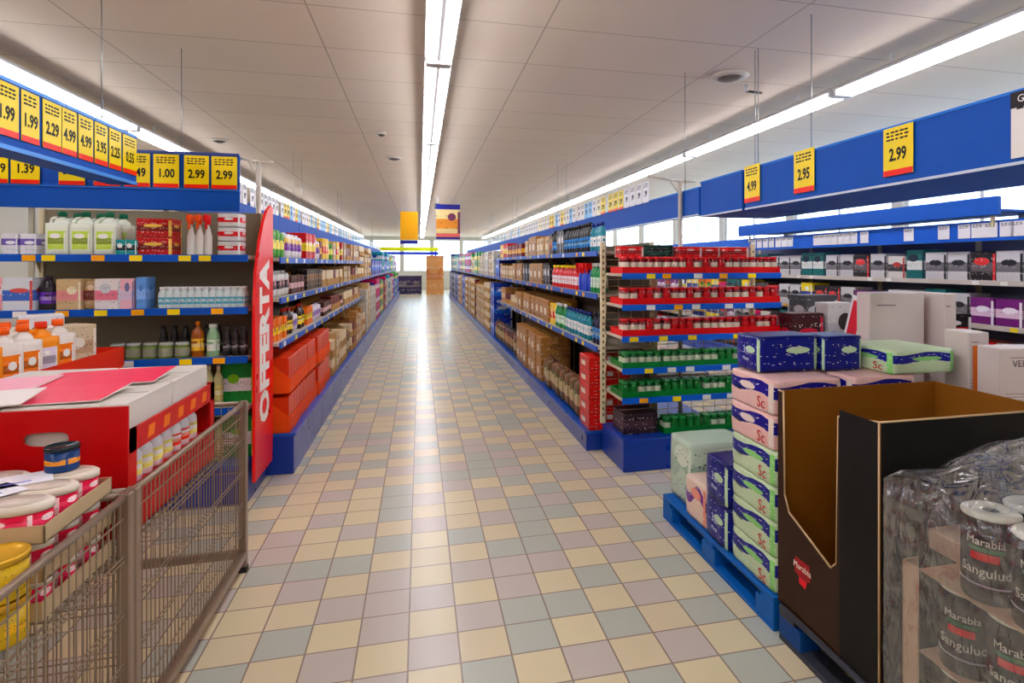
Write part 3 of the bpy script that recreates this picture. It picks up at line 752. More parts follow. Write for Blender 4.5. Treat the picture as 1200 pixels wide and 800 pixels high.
# posts with arm beside each end cap
def sign_post(x, y, z0, z1, lab, arm):
    o = empty('sign_post', (x, y, 0), 0, lab, 'post')
    m = mat((214, 206, 196), .35, .2)
    kid(MB().tube((0, 0, z0), (0, 0, z1), .018, m, 10), 'pole', o)
    kid(MB().tube((arm, 0, z1+.03), (0, 0, z1-.005), .012, m).tube((-arm*.5, 0, z1+.0), (0, 0, z1-.01), .010, m).tube((arm*.35, 0, z1+.01), (0, 0, z1-.12), .008, m), 'arm', o)
    return o
sign_post(X_at(303, 4.76), 4.76, 0, 2.30, 'thin white post with bracket arm beside the red banner', -.2)
sign_post(X_at(801, 4.76)-.03, 4.76, 0, 2.27, 'grey steel post with bracket arms above the red trays', -.3)

# ================================================================== OVERHEAD SIGNS
SB = mat((0, 84, 172), .6)
def fascia(x, y0, y1, z0, z1, th, lab, name='sign_board', side=1):
    o = empty(name, (x, y0, z0), 0, lab, 'sign board')
    L_ = y1-y0; h = z1-z0
    kid(MB().box(0, th, 0, L_, 0, h, SB, .004), 'board', o)
    rd = MB()
    for yy in (.3, L_-.3):
        rd.tube((th/2, yy, h), (th/2, yy, HC-z0), .0035, mat((170, 168, 166), .3, .6), 6)
    kid(rd, 'hanging_rod', o)
    tr = MB().box(-.004, 0, 0, L_, 0, .012, mat((210, 220, 235))).box(-.004, 0, 0, L_, h-.012, h, mat((30, 120, 210)))
    kid(tr, 'edge_trim', o)
    return o
# right: broad boards towards the camera, then a narrow fascia above the gondola
fascia(2.2, 3.78, 4.42, 1.93, 2.215, .62, 'short broad blue overhead board just before the red tray display')
fascia(2.2, -.6, 3.74, 1.93, 2.215, .62, 'long broad blue overhead board above the paper pack pallets')
for i in range(5):
    a = 4.45+i*4.9
    fascia(2.2, a, a+4.88, 1.95, 2.18, .04, '%s blue fascia board from the near end above the right shelving' % ordn(i+1))
for i in range(5):
    a = 4.85+i*4.8
    fascia(-1.79, a, a+4.78, 1.955, 2.2, .04, '%s blue fascia board from the near end above the left shelving' % ordn(i+1))

def price_card(w, h, txt, c=YEL, sign=True, fine=True):
    def f():
        r = empty('x')
        kid(MB().box(-w/2, w/2, -.003, 0, 0, h, mat(c, .35), .0008), 'card', r)
        if c == YEL:
            kid(MB().box(-w/2+.002, w/2-.002, -.0045, -.003, 0, h*.12, mat((230, 40, 20), .35)), 'red_band', r)
        ink = mat((20, 14, 10), .5)
        if txt: lettering(txt, h*.36, ink, r, (0, -.0036, h*.42), name='price_figures', sx=.74 if len(txt) > 3 else .8, bold=.0022)
        sm = MB()
        for j in range(3):
            n = 5 if w > .15 else 3; x = -w*.38
            for q in range(n):
                ww = w*.76/n*(.55+.4*((j*7+q*3) % 5)/5); sm.box(x, x+ww, -.0042, -.003, h*(.88-.075*j), h*(.915-.075*j), ink); x += w*.76/n
        if fine: kid(sm, 'small_print', r)
        return r
    return f
def mkcard(txt, w=.2, h=.235, c=YEL): return Kind('price_card', 'price card', 'price card', w, .003, h, price_card(w, h, txt, c))
# left near overhead frame, along Y at X=-1.77, faces the aisle
o = empty('price_board', (-1.80, 1.9, 2.06), 0, 'blue overhead price rail running above the wire cages on the left', 'sign board')
kid(MB().box(0, .03, 0, 2.5, 0, .06, SB, .003).box(0, .03, 0, 2.5, .055, .30, mat((20, 90, 180))).box(-.12, .0, 0, 2.5, 0, .03, SB), 'board', o)
kid(MB().box(-.02, .036, 0, 2.5, .30, .318, mat((60, 150, 230), .3)).box(.03, .036, 0, 2.5, .0, .02, mat((60, 150, 230), .3)), 'edge_trim', o)
rd = MB()
for yy in (.4, 2.1): rd.tube((.015, yy, .318), (.015, yy, HC-2.06), .004, mat((170, 168, 166), .3, .6), 6)
kid(rd, 'hanging_rod', o)
cardsL = [(-8, 22, '1.99'), (25, 46, '1.99'), (50, 72, '2.29'), (73, 90, '4.99'), (92, 109, '4.99'), (111, 126, '3.95'), (128, 142, '2.25'), (144, 160, '0.55')]
for i, (a, b_, t) in enumerate(cardsL):
    y0, y1 = Y_at(a, -1.764), Y_at(b_, -1.764)
    k = mkcard(t, y1-y0, .235); k.place(-1.766, (y0+y1)/2, 2.118, R(90), '%s yellow price card on the left overhead rail, reading %s' % (ordn(i+1), t))
for i, px in enumerate((5, 30, 50, 70, 90)): pass
# header row across the left end cap (faces the camera)
o = empty('header_board', (-3.04, 4.70, 1.93), 0, 'blue header board across the top of the left end shelving', 'sign board')
kid(MB().box(0, 1.79, .01, .03, 0, .17, SB, .003).box(0, 1.79, .01, .026, .17, .40, mat((10, 78, 165), .4)), 'board', o)
kid(MB().box(0, 1.79, 0, .03, .395, .41, mat((40, 60, 140), .3)).box(0, 1.79, 0, .01, .143, .152, mat((60, 130, 220), .3)), 'edge_trim', o)
pm = MB()
for xx in (.5, 1.3): pm.box(xx, xx+.03, .043, .06, -1.93, .40, mat((190, 186, 170))).box(xx, xx+.03, .03, .044, .05, .1, mat((190, 186, 170)))
kid(pm, 'support', o)
for i, (a, b_, t) in enumerate([(-18, 10, '1.39'), (13, 47, '1.39'), (69, 100, '3.99'), (110, 141, '1.49'), (146, 176, '1.49'), (180, 210, '1.00'), (216, 245, '2.99'), (248, 278, '2.99')]):
    x0, x1 = X_at(a, 4.70), X_at(b_, 4.70)
    k = mkcard(t, x1-x0, .23); k.place((x0+x1)/2, 4.698, 2.085, 0, '%s yellow card from the outer end of the left header board, reading %s' % (ordn(i+1), t))
# right board cards
for i, (a, b_, t, h) in enumerate([(873, 891, '4.99', .25), (931, 955, '2.95', .25), (1036, 1071, '2.99', .23)]):
    y1, y0 = Y_at(a, 2.195), Y_at(b_, 2.195)
    k = mkcard(t, y1-y0, h); k.place(2.193, (y0+y1)/2, 1.975, R(-90), 'yellow price card reading %s, %s from the post on the broad blue board' % (t, ordn(i+1)))
kw = Kind('price_card', 'x', 'price card', .2, .003, .25, price_card(.2, .25, '', (246, 240, 236)))
o = kw.place(2.193, Y_at(1187, 2.2)-.1, 1.955, R(-90), 'white offer card with black heading at the near end of the blue board')
kid(MB().box(-.1, .1, -.005, -.003, .19, .25, mat((30, 20, 24))), 'black_heading', o)
lettering('Gran Gri', .04, wm, o, (0, -.0054, .22)); lettering('1.19', .065, mat(RED), o, (0, -.0045, .035), name='price_figures')
# rows of cards standing above the aisle fascias
WC = (236, 234, 240)
ck = {}
for nm, c in (('white', WC), ('yellow', YEL), ('pale blue', (120, 190, 236)), ('cream', (240, 232, 200))):
    ck[nm] = Kind('price_card', nm, 'price card', .16, .003, .21, price_card(.16, .21, '.99' if nm != 'yellow' else '2.99', c))
rnd = random.Random(9)
for side, x, y0 in ((1, 2.197, 5.6), (-1, -1.747, 5.6)):
    cc = {}; y = y0; n = 0
    while y < 28.5:
        if side > 0: nm = 'white' if y < 6.3 else ('yellow' if y < 7.2 else rnd.choice(['white', 'white', 'pale blue', 'cream', 'yellow' if 9 < y < 11 else 'white']))
        else: nm = 'white' if y < 8.5 else ('yellow' if y < 9 else rnd.choice(['white', 'pale blue', 'pale blue', 'cream', 'yellow']))
        if y > 14: nm = rnd.choice(['white', 'pale blue'])
        cc[nm] = cc.get(nm, 0)+1
        ck[nm].place(x-.004*side, y, 2.165, R(-90*side), '%s %s price card from the near end above the %s shelving fascia' % (ordn(cc[nm]), nm, 'right' if side > 0 else 'left'), '%s price cards above the %s shelving' % (nm, 'right' if side > 0 else 'left'))
        y += .19 if y < 14 else .26
        n += 1
        if n % 7 == 0: y += .1

# ================================================================== WIRE CAGES (left foreground)
FM = mat((152, 134, 118), .35, .55); WM = mat((150, 134, 116), .35, .5)
def cage():
    r = empty('wire_cage'); L_, W, Hh = 1.20, .80, .85        # origin at front aisle-side corner: x in [-W,0], y in [0,L]
    for i, (x, y) in enumerate(((0, 0), (0, L_), (-W, 0), (-W, L_))):
        kid(MB().box(x-.018, x+.018, y-.018, y+.018, 0, Hh+.012, FM, .004).box(x-.021, x+.021, y-.021, y+.021, 0, .03, mat((50, 46, 44)), .003), 'post', r)
    def tube_rail(p, q, n): kid(MB().tube(p, q, .011, FM), n, r)
    tube_rail((0, .018, Hh), (0, L_-.018, Hh), 'top_rail'); tube_rail((-W, .018, Hh), (-W, L_-.018, Hh), 'top_rail')
    tube_rail((-W+.018, 0, Hh), (-.018, 0, Hh), 'top_rail'); tube_rail((-W+.018, L_, Hh), (-.018, L_, Hh), 'top_rail')
    kid(MB().box(-.02, .02, .018, L_-.018, .07, .11, FM, .004), 'bottom_rail', r); kid(MB().box(-W-.02, -W+.02, .018, L_-.018, .07, .11, FM, .004), 'bottom_rail', r)
    kid(MB().box(-W+.018, -.018, -.015, .015, .07, .11, FM, .004), 'bottom_rail', r); kid(MB().box(-W+.018, -.018, L_-.015, L_+.015, .07, .11, FM, .004), 'bottom_rail', r)
    for x in (0, -W):
        m = MB(); n = 36
        for k in range(1, n): m.tube((x, k*L_/n, .10), (x, k*L_/n, Hh), .0021, WM, 5)
        for z in (.2, .34, .355, .50, .515, .66, .675, .79): m.tube((x+.003, .01, z), (x+.003, L_-.01, z), .0026, WM, 5)
        kid(m, 'wire_panel', r)
    for y in (0, L_):
        m = MB(); n = 24
        for k in range(1, n): m.tube((-k*W/n, y, .10), (-k*W/n, y, Hh), .0021, WM, 5)
        for z in (.2, .34, .50, .66, .79): m.tube((-W+.01, y+.003, z), (-.01, y+.003, z), .0026, WM, 5)
        kid(m, 'wire_panel', r)
    m = MB()
    for k in range(25): m.tube((-W+.01, .02+k*(L_-.04)/24, .68), (-.01, .02+k*(L_-.04)/24, .68), .003, WM, 5)
    for x in (-.02, -W/2, -W+.02): m.tube((x, .01, .674), (x, L_-.01, .674), .005, WM, 6)
    kid(m, 'wire_shelf', r)
    return r
XC = -.866
c0 = cage(); c0.location = (XC, 2.125, 0); tag(c0, 'farther steel wire cage holding the red open carton', 'cage')
c1 = copy_tree(c0); c1.location = (XC, .88, 0); tag(c1, 'nearer steel wire cage holding trays of pink tubs', 'cage')

# red display carton in the farther cage
RX = mat((186, 4, 16), .4); WB = mat((214, 206, 198), .6)
o = empty('display_carton', (XC-.03, 2.17, .684), 0, 'large red cardboard display carton with oval hand hole in the farther cage', 'carton')
cw, cdp, ch = .70, .82, .42       # x in [-cw,0], y in [0,cdp]
f = MB(); hx, hz, hw, hh = -.13-.09, .375-.045, .06, .022
# front with an oval hand hole
N_ = 16; ov = [(hx+hw*math.copysign(abs(math.cos(a))**.6, math.cos(a)), hz+hh*math.copysign(abs(math.sin(a))**.7, math.sin(a))) for a in [2*math.pi*k/N_ for k in range(N_)]]
rc = []
for a in [2*math.pi*k/N_ for k in range(N_)]:
    c, s_ = math.cos(a), math.sin(a); t = 1/max(abs(c), abs(s_)); rc.append((hx+.10*c*t, hz+.06*s_*t))
vs = [(x, y, z) for y in (0, .008) for (x, z) in ov]+[(x, y, z) for y in (0, .008) for (x, z) in rc]
fs = []
for k in range(N_):
    k2 = (k+1) % N_
    fs += [(k, k2, 2*N_+k2, 2*N_+k), (N_+k, N_+k2, 3*N_+k2, 3*N_+k), (k, k2, N_+k2, N_+k)]
f.add(vs, fs, RX)
f.box(-cw, hx-.10, 0, .008, 0, ch, RX).box(hx+.10, 0, 0, .008, 0, ch, RX).box(hx-.10, hx+.10, 0, .008, 0, hz-.06, RX).box(hx-.10, hx+.10, 0, .008, hz+.06, ch, RX)
for sx_, sz_ in ((-1, -1), (1, -1), (1, 1), (-1, 1)): pass
kid(f, 'front_panel', o)
s = MB().box(-.008, 0, .008, .06, 0, ch-.08, RX).box(-.008, 0, cdp-.05, cdp, 0, .34, RX).box(-.008, 0, .06, cdp-.05, 0, .12, RX).box(-.008, 0, .008, cdp, .265, .34, RX)
s.box(-cw, -cw+.008, .008, cdp, 0, ch-.02, RX).box(-cw, 0, cdp-.008, cdp, 0, .34, RX)
for k in range(5): s.prism_x([(.14+k*.13, .28), (.19+k*.13, .282), (.20+k*.13, .32), (.15+k*.13, .322)], 0, .001, mat((226, 120, 30)))
kid(s, 'side_panel', o)
kid(MB().box(-cw, 0, 0, cdp, .0, .006, RX).box(-cw+.008, -.008, .008, cdp-.008, .116, .122, RX), 'tray_floor', o)
k_wb = Kind('liner_carton', 'white carton', 'carton', .33, .38, .155, single(lambda: MB().box(-.165, .165, -.19, .19, 0, .155, WB, .004).box(-.16, .16, -.003, .003, .155, .1555, mat((120, 110, 100)))))
zt = .684+.122+.001
k_lot = k_bottle('lotion_bottle', 'white lotion bottle', .075, .135, (236, 232, 236), (244, 240, 244), (236, 226, 120), .4, .7, seed=60)
k_lot2 = k_bottle('lotion_bottle', 'red and white lotion bottle', .075, .135, (236, 236, 236), (190, 30, 40), (220, 60, 30), .4, .7, seed=61)
for i in range(8):
    (k_lot2 if i in (5, 6) else k_lot).place(XC-.095, 2.17+.10+i*.088, zt, R(90), '%s lotion bottle from the near corner inside the red display carton' % ordn(i+1))
ws = MB().box(-cw+.01, -.012, .01, cdp-.012, .262, .268, WB); kid(ws, 'inner_divider', o)
zt = .684+.269
for i, (x, y) in enumerate(((-.185, .21), (-.185, .60), (-.525, .21), (-.525, .60))):
    k_wb.place(XC-.03+x, 2.17+y, zt, 0, 'white carton inside the red display, %s' % ('near aisle corner', 'far aisle corner', 'near wall corner', 'far wall corner')[i])
PF = mat((232, 60, 96), .35)
fl = MB()
def flap(mb, x0, x1, y0, y1, z, dz, m, top):
    vs = [(x0, y0, z), (x1, y0, z+dz*.3), (x1, y1, z+dz), (x0, y1, z+dz*.6)]
    vs += [(a, b_, c+.004) for a, b_, c in vs]
    mb.add(vs, [(0, 1, 2, 3), (0, 1, 5, 4), (1, 2, 6, 5), (2, 3, 7, 6), (3, 0, 4, 7)], m); mb.add(vs[4:], [(0, 1, 2, 3)], top)
zf = zt+.158
for i, (x0, x1, y0, y1, dz, m2) in enumerate(((-.40, -.10, .05, .28, .02, PF), (-.62, -.3, .02, .16, .035, mat((236, 226, 222), .5)), (-.45, -.06, .34, .56, .03, PF), (-.66, -.42, .3, .5, .02, mat((240, 170, 186), .4)))):
    f = MB(); flap(f, x0, x1, y0, y1, 0, dz, mat((226, 214, 206), .6), m2)
    b = f.build('sachet_sheet'); b.location = (XC-.03, 2.17, zf-.002); tag(b, '%s loose cardboard flap on top of the cartons in the red display, %s' % ('pink' if m2 is PF else 'pale', ('near aisle side', 'near wall side', 'far aisle side', 'far wall side')[i]), 'flap')

# pink tubs in trays, nearer cage
def tub():
    r = empty('x'); w, d, h = .155, .105, .085
    pk = printed((214, 16, 66), (232, 60, 100), (250, 214, 214), 71, (.35, .7), .25, 4)
    kid(MB().lathe([(w*.46, 0), (w*.49, .006), (w*.5, h*.78)], pk, 28, sy=d/w), 'tub_body', r)
    kid(MB().lathe([(w*.52, h*.76), (w*.52, h*.94), (w*.47, h), (w*.1, h-.002)], mat((226, 214, 200), .35), 28, sy=d/w), 'lid', r)
    kid(MB().lathe([(w*.40, h+.0002), (w*.40, h+.0015), (w*.1, h+.0015)], mat((206, 190, 176), .3), 24, sy=d/w), 'foil_disc', r)
    kid(MB().lathe([(.022, 0), (.022, .001)], mat((250, 240, 236)), 12, cx=0, cy=0), 'logo', r) if False else None
    return r
k_tub = Kind('pink_tub', 'pink tub with cream lid', 'tub', .155, .105, .085, tub)
k_tray = Kind('cardboard_tray', 'beige cardboard tray', 'tray', .345, .345, .04, single(lambda: tray(.345, .345, .045, (190, 166, 134))))
def tub_tray(x, y, z, where, rz=0):
    k_tray.place(x, y, z, rz, 'shallow beige cardboard tray of pink tubs, %s' % where)
    names = ('near wall', 'near aisle', 'middle wall', 'middle aisle', 'far wall', 'far aisle')
    for i in range(6):
        dx, dy = (-.083 if i % 2 == 0 else .083), (-.112+.112*(i//2)); c, s_ = math.cos(rz), math.sin(rz)
        k_tub.place(x+dx*c-dy*s_, y+dx*s_+dy*c, z+.005, rz+.02*(i-2), 'pink tub at %s corner of the tray %s' % (names[i], where) if 'middle' not in names[i] else 'pink tub on %s side of the tray %s' % (names[i], where))
zs = .684
for i in range(3): tub_tray(XC-.20, 1.893, zs+i*.0935, 'by the red carton, %s layer' % ('bottom', 'second', 'third')[i], .01*i)
for i in range(4): tub_tray(XC-.57, 1.893, zs+i*.0935, 'on the wall side, %s layer' % ('bottom', 'second', 'third', 'fourth')[i])
# paper leaflets on the tubs
def leaflet(x, y, z, rz, lab):
    b = MB().box(-.075, .075, -.055, .055, 0, .001, mat((240, 238, 246), .35)); b.box(-.05, .03, -.03, -.02, .001, .0013, mat((110, 110, 190)))
    o = b.build('paper_leaflet'); o.location = (x, y, z); o.rotation_euler.z = rz; tag(o, lab, 'leaflet')
leaflet(XC-.20, 1.94, zs+.187+.005+.0875, .5, 'white paper leaflet lying on the pink tubs by the red carton')
leaflet(XC-.22, 1.84, zs+.187+.005+.0875, .9, 'white paper leaflet lying on the pink tubs, nearest the camera')
def tin(x, y, z, r, h, c, lidc, lab, band=(230, 180, 40)):
    o = empty('round_tin', (x, y, z), 0, lab, 'tin')
    kid(MB().lathe([(r*.97, 0), (r, .004), (r, h*.85)], printed(c, band, c, 3, (.35, .6), .25), 28), 'tin_body', o)
    kid(MB().lathe([(r*1.04, h*.83), (r*1.05, h*.97), (r*1.0, h), (r*.95, h-.006), (r*.1, h-.006)], mat(lidc, .25, .4), 28), 'lid', o)
for i in range(2): tin(XC-.085, 1.655, zs+i*.102, .06, .10, (206, 170, 40), (224, 176, 60), 'round gold tin at the near end of the nearer cage, %s of two' % ('lower', 'upper')[i])
tin(X_at(73, 2.02), 2.02, zs+.187+.0925, .04, .07, (24, 60, 110), (30, 40, 46), 'small round dark tin on the pink tubs against the red carton', (226, 150, 60))
# display of orange jugs behind the cages
o = empty('pallet_display', (-2.12, 3.56, 0), 0, 'red and orange cardboard display base holding the orange jugs behind the red carton', 'display')
kid(MB().box(-.42, .42, -.62, .56, 0, .13, mat(BLUE, .5), .005), 'base_pallet', o)
kid(MB().box(-.40, .40, -.60, .54, .13, 1.0, printed((226, 70, 20), (240, 120, 20), (250, 200, 60), 81, (.2, .5)), .004), 'display_body', o)
rm = mat((214, 54, 26), .4)
kid(MB().box(-.405, .405, -.605, -.60, .95, 1.06, rm).box(.40, .405, -.605, .545, .95, 1.06, rm).box(-.405, -.40, -.605, .545, .95, 1.06, rm).box(-.405, .405, .54, .545, .95, 1.06, rm), 'tray_rim', o)
kj_or = k_jug('detergent_jug', 'white jug with orange cap', .13, .10, .27, (240, 232, 224), (240, 100, 10), (245, 130, 20), 82)
kj_or2 = k_jug('detergent_jug', 'orange and white jug', .13, .10, .27, (244, 150, 40), (220, 60, 20), (236, 226, 240), 83)
for i in range(2):
    for j in range(5):
        (kj_or if (i+j) % 3 else kj_or2).place(-1.81-i*.15, 3.04+j*.14, 1.0008, R(70), '%s detergent jug from the near end, %s row of the orange display' % (ordn(j+1), 'wall-side' if i else 'aisle-side'))
k_b1 = k_carton('tub_box', 'beige and cream box', .17, .16, .22, (214, 196, 166), (190, 160, 130), (240, 232, 220), 84)
k_b1.place(-1.86, 3.83, 1.0008, R(60), 'beige and cream box at the far end of the orange jug display')
k_b2 = k_carton('tub_box', 'white and blue box', .19, .16, .27, (236, 238, 244), (100, 140, 210), (246, 246, 250), 85)
k_b2.place(-2.06, 3.96, 1.0008, R(30), 'white and blue box at the far corner of the orange jug display')
kb = k_bag('pillow_bag', 'yellow and blue bag', .34, .22, .10, (246, 214, 40), (20, 40, 140), (250, 240, 200), 86)
kb.place(-2.30, 3.35, 1.0008, R(40), 'yellow and blue bag lying beside the orange jugs')
kb.place(-2.30, 3.72, 1.0008, R(60), 'yellow and blue bag lying further back on the orange jug display')

# ================================================================== RIGHT FOREGROUND: pallets
def pallet(x0, y0, c, lab, w=.8, l=1.18, skirt=None):
    o = empty('pallet', (x0, y0, 0), 0, lab, 'pallet'); m = mat(c, .5, bump=.2); d = mat(skirt or c, .5, bump=.2)
    for k in range(5): kid(MB().box(k*(w-.12)/4, k*(w-.12)/4+.12, 0, l, .122, .144, m, .003), 'top_board', o)
    for y in (0, l/2-.05, l-.1): kid(MB().box(0, w, y, y+.1, .10, .122, m, .003), 'cross_board', o)
    for x in (0, w/2-.05, w-.1):
        for y in (0, l/2-.07, l-.14): kid(MB().box(x, x+.1, y, y+.14, .022, .10, d, .003), 'block', o)
        kid(MB().box(x, x+.1, 0, l, 0, .022, m, .003), 'bottom_board', o)
    return o
PB = (0, 96, 170)
pallet(1.45, 2.24, PB, 'blue wooden pallet carrying the stacked paper packs')
pallet(1.45, 1.02, (60, 62, 70), 'dark pallet with blue blocks under the brown cardboard bin', skirt=(20, 70, 130))
PT = .1448
k_pg = k_pack('toilet_paper_pack', 'blue and green toilet paper pack', .38, .36, .15, (206, 226, 190), (10, 24, 130), (150, 214, 130), 91, 4, .06, (.5, .85))
k_pp = k_pack('toilet_paper_pack', 'blue and pink toilet paper pack', .38, .36, .15, (236, 196, 190), (24, 20, 130), (240, 224, 214), 92, 4, .06, (.5, .85))
k_pd = k_pack('kitchen_roll_pack', 'dark blue kitchen roll pack', .24, .36, .21, (8, 18, 100), (10, 26, 124), (200, 226, 190), 93, 2, 0, (.1, .9))
k_pw = k_pack('kitchen_roll_pack', 'white and mint kitchen roll pack', .30, .40, .37, (196, 214, 196), (170, 196, 180), (224, 236, 222), 94, 2, .1)
k_pu = k_pack('kitchen_roll_pack', 'cream and purple kitchen roll pack', .26, .36, .22, (240, 216, 200), (110, 40, 150), (240, 160, 140), 95, 2, .15, (.5, .75))
RW = R(-90)
X0 = 1.45+.19
lay = ['bottom', 'second', 'third', 'fourth', 'fifth', 'sixth']
def letter_on(o, t, size, m, loc): lettering(t, size, m, o, loc)
def pk(k, x, y, z, lab, brand=None, col=(190, 24, 30)):
    o = k.place(x, y, z, RW, lab)
    return o
for o_ in (k_pg, k_pp):       # brand lettering as part of the prototype
    base = o_.fn
    def fn(base=base, o_=o_):
        r = empty('x'); b = base(); b.parent = r; b.name = 'wrapped_rolls'; KIDS.setdefault(r.as_pointer(), []).append(b)
        lettering('Sc', .07, mat((190, 40, 40)), r, (.10, -.182, .042), name='brand_mark'); lettering('Maxi', .03, mat((40, 60, 70)), r, (-.09, -.182, .075), name='brand_mark')
        return r
    o_.fn = fn
bfn = k_pd.fn
def fn_pd():
    r = empty('x'); b = bfn(); b.parent = r; b.name = 'wrapped_rolls'; KIDS.setdefault(r.as_pointer(), []).append(b)
    lettering('3x', .06, mat((214, 220, 240)), r, (0, -.182, .12), name='brand_mark'); lettering('Maxi', .03, mat((214, 220, 240)), r, (0, -.182, .07), name='brand_mark'); return r
k_pd.fn = fn_pd
for i in range(4): pk(k_pg, X0, 2.44, PT+i*.1515, 'blue and green toilet paper pack beside the brown bin, %s layer' % lay[i])
for i in range(4, 6): pk(k_pp, X0+.0, 2.45, PT+i*.1515, 'blue and pink toilet paper pack beside the brown bin, %s layer' % lay[i])
for i in range(2): pk(k_pd, X0-.01, 2.76, PT+i*.2115, 'dark blue kitchen roll pack, %s, next to the purple pack' % ('lower' if not i else 'upper'))
pk(k_pu, X0, 3.02, PT, 'cream and purple kitchen roll pack low on the blue pallet')
pk(k_pw, X0+.03, 3.27-.0+.0, PT, 'tall white and mint kitchen roll pack at the far corner of the blue pallet') if False else pk(k_pw, X0+.06, 3.305, PT, 'tall white and mint kitchen roll pack at the far corner of the blue pallet')
XI = X0+.385
for i in range(6):
    pk(k_pp if i > 3 else k_pg, XI, 2.44, PT+i*.1515, 'toilet paper pack in the inner row behind the brown bin, %s layer' % lay[i])
for i in range(3): pk(k_pp, XI, 2.84, PT+i*.1515, 'toilet paper pack in the inner row, middle of pallet, %s layer' % lay[i])
zt = PT+6*.1515
pk(k_pd, 1.66, 2.70-.16, zt, 'dark blue kitchen roll pack on top of the stack, nearest the aisle') .scale = (.9, .9, .8)
pk(k_pd, 1.93, 2.50, zt, 'dark blue kitchen roll pack on top of the stack, second from the aisle').scale = (.8, .6, .78)
pk(k_pg, 2.24, 2.44, zt, 'wide blue and white toilet paper pack lying topmost behind the brown bin').scale = (1, 1, .72)

# brown cardboard bin
BR = mat((50, 30, 16), .6); BRI = mat((132, 84, 22), .6, bump=.2); ED = mat((206, 176, 140), .6); BKC = mat((13, 12, 12), .6)
bx0, bx1, by0, by1, bz0, bz1 = 1.462, 2.262, 1.655, 2.225, PT+.002, 1.035
o = empty('cardboard_bin', (0, 0, 0), 0, 'tall open cardboard bin, brown inside, with curved cut-out and small red emblem', 'bin')
t = .007
# aisle-side panel with a deep cut-out (outline in y,z)
out = [(by0, bz0), (by1, bz0), (by1, bz1-.01), (by1-.035, bz1-.01), (by1-.045, .60), (by1-.075, .54), (by1-.33, .44), (by1-.36, .47), (by1-.37, bz1-.03), (by0, bz1)]
kid(MB().prism_x(out, bx0, bx0+t*.5, BR).prism_x(out, bx0+t*.5+.0002, bx0+t, BRI), 'side_panel', o)
e = MB()
for a, b_ in zip(out[2:9], out[3:10]):
    e.tube((bx0+.003, a[0], a[1]), (bx0+.003, b_[0], b_[1]), .0042, ED, 6)
e.tube((bx0-.001, by0, bz0+.02), (bx0-.001, by0, bz1), .0035, ED, 6).tube((bx0, by0, bz1), (bx1, by0, bz1), .004, ED, 6)
kid(e, 'cut_edge', o)
kid(MB().box(bx0+t, bx1-t, by0, by0+t*.5, bz0, bz1, BKC).box(bx0+t, bx1-t, by0+t*.5+.0002, by0+t, bz0, bz1, BRI), 'front_panel', o)
kid(MB().box(bx0+t, bx1-t, by1-t, by1, bz0, bz1-.01, BRI), 'back_panel', o)
kid(MB().box(bx1-t, bx1, by0, by1, bz0, bz1-.01, BRI), 'side_panel', o)
kid(MB().box(bx0, bx1, by0, by1, bz0-.0015, bz0+.006, BRI), 'floor_panel', o)
kid(MB().box(bx0-.0012, bx0, by0, by0+.19, bz0, bz1-.003, BKC), 'dark_print', o)
em = (.5, ); ey, ez = 2.06, .335
lettering('Melitta'[:0]+'Marabia', .035, mat((240, 226, 214)), o, (bx0-.0016, ey, ez+.02), (R(0), 0, R(-90)), name='emblem_word')
kid(MB().prism_x([(ey+.05, ez-.01), (ey, ez-.03), (ey-.05, ez-.01), (ey-.045, ez+.05), (ey+.045, ez+.05)], bx0-.0012, bx0, mat((150, 16, 26))).prism_x([(ey+.02, ez-.045), (ey-.02, ez-.05), (ey-.03, ez-.02), (ey+.02, ez-.02)], bx0-.0014, bx0, mat((226, 24, 50))), 'emblem', o)

# shrink-wrapped stack of black rolls in front of the bin
def roll():
    r = empty('x'); q, h = .072, .235
    kid(MB().lathe([(q*.97, 0), (q, .006), (q, h-.012), (q*.96, h-.002)], mat((30, 26, 28), .25), 28), 'wrapper', r)
    kid(MB().lathe([(q*.99, h-.012), (q*1.0, h-.004), (q*.9, h+.002), (q*.3, h+.001), (q*.28, h-.02), (q*.05, h-.02)], mat((232, 230, 214), .4), 28), 'end_cap', r)
    b = MB()
    n = 20
    def arc(z0, z1, a0, a1, m, rr=1.008):
        vs = []; fs = []
        for k in range(n+1):
            a = a0+(a1-a0)*k/n
            for z in (z0, z1): vs.append((q*rr*math.cos(a), q*rr*math.sin(a), z))
        for k in range(n): fs.append((2*k, 2*k+2, 2*k+3, 2*k+1))
        b.add(vs, fs, m, True)
    arc(.115, .135, R(-125), R(-70), mat((206, 20, 40)), 1.012); arc(.14, .150, R(-130), R(-60), mat((40, 100, 60))); arc(.045, .05, R(-180), R(0), mat((190, 180, 190)))
    kid(b, 'label_print', r)
    # bent lettering
    for t, size, zc in (('Marabia', .03, .165), ('Sangulud', .036, .085)):
        me = text_mesh(t, size, mat((226, 216, 200)), .0003).copy()
        for v in me.vertices:
            a = R(-96)+v.co.x/q; rr = q*1.02-v.co.y*.5; v.co = (rr*math.cos(a), rr*math.sin(a), v.co.z+zc)
        ob = bpy.data.objects.new('brand_lettering', me); COL.objects.link(ob); ob.parent = r; KIDS.setdefault(r.as_pointer(), []).append(ob)
    return r
k_roll = Kind('black_roll', 'black wrapped roll', 'paper roll', .144, .144, .238, roll)
zl = [PT+.001, PT+.001+.2445, PT+.001+.489]
cols = ['first', 'second', 'third', 'fourth', 'fifth']
cb = mat((186, 156, 130), .6)
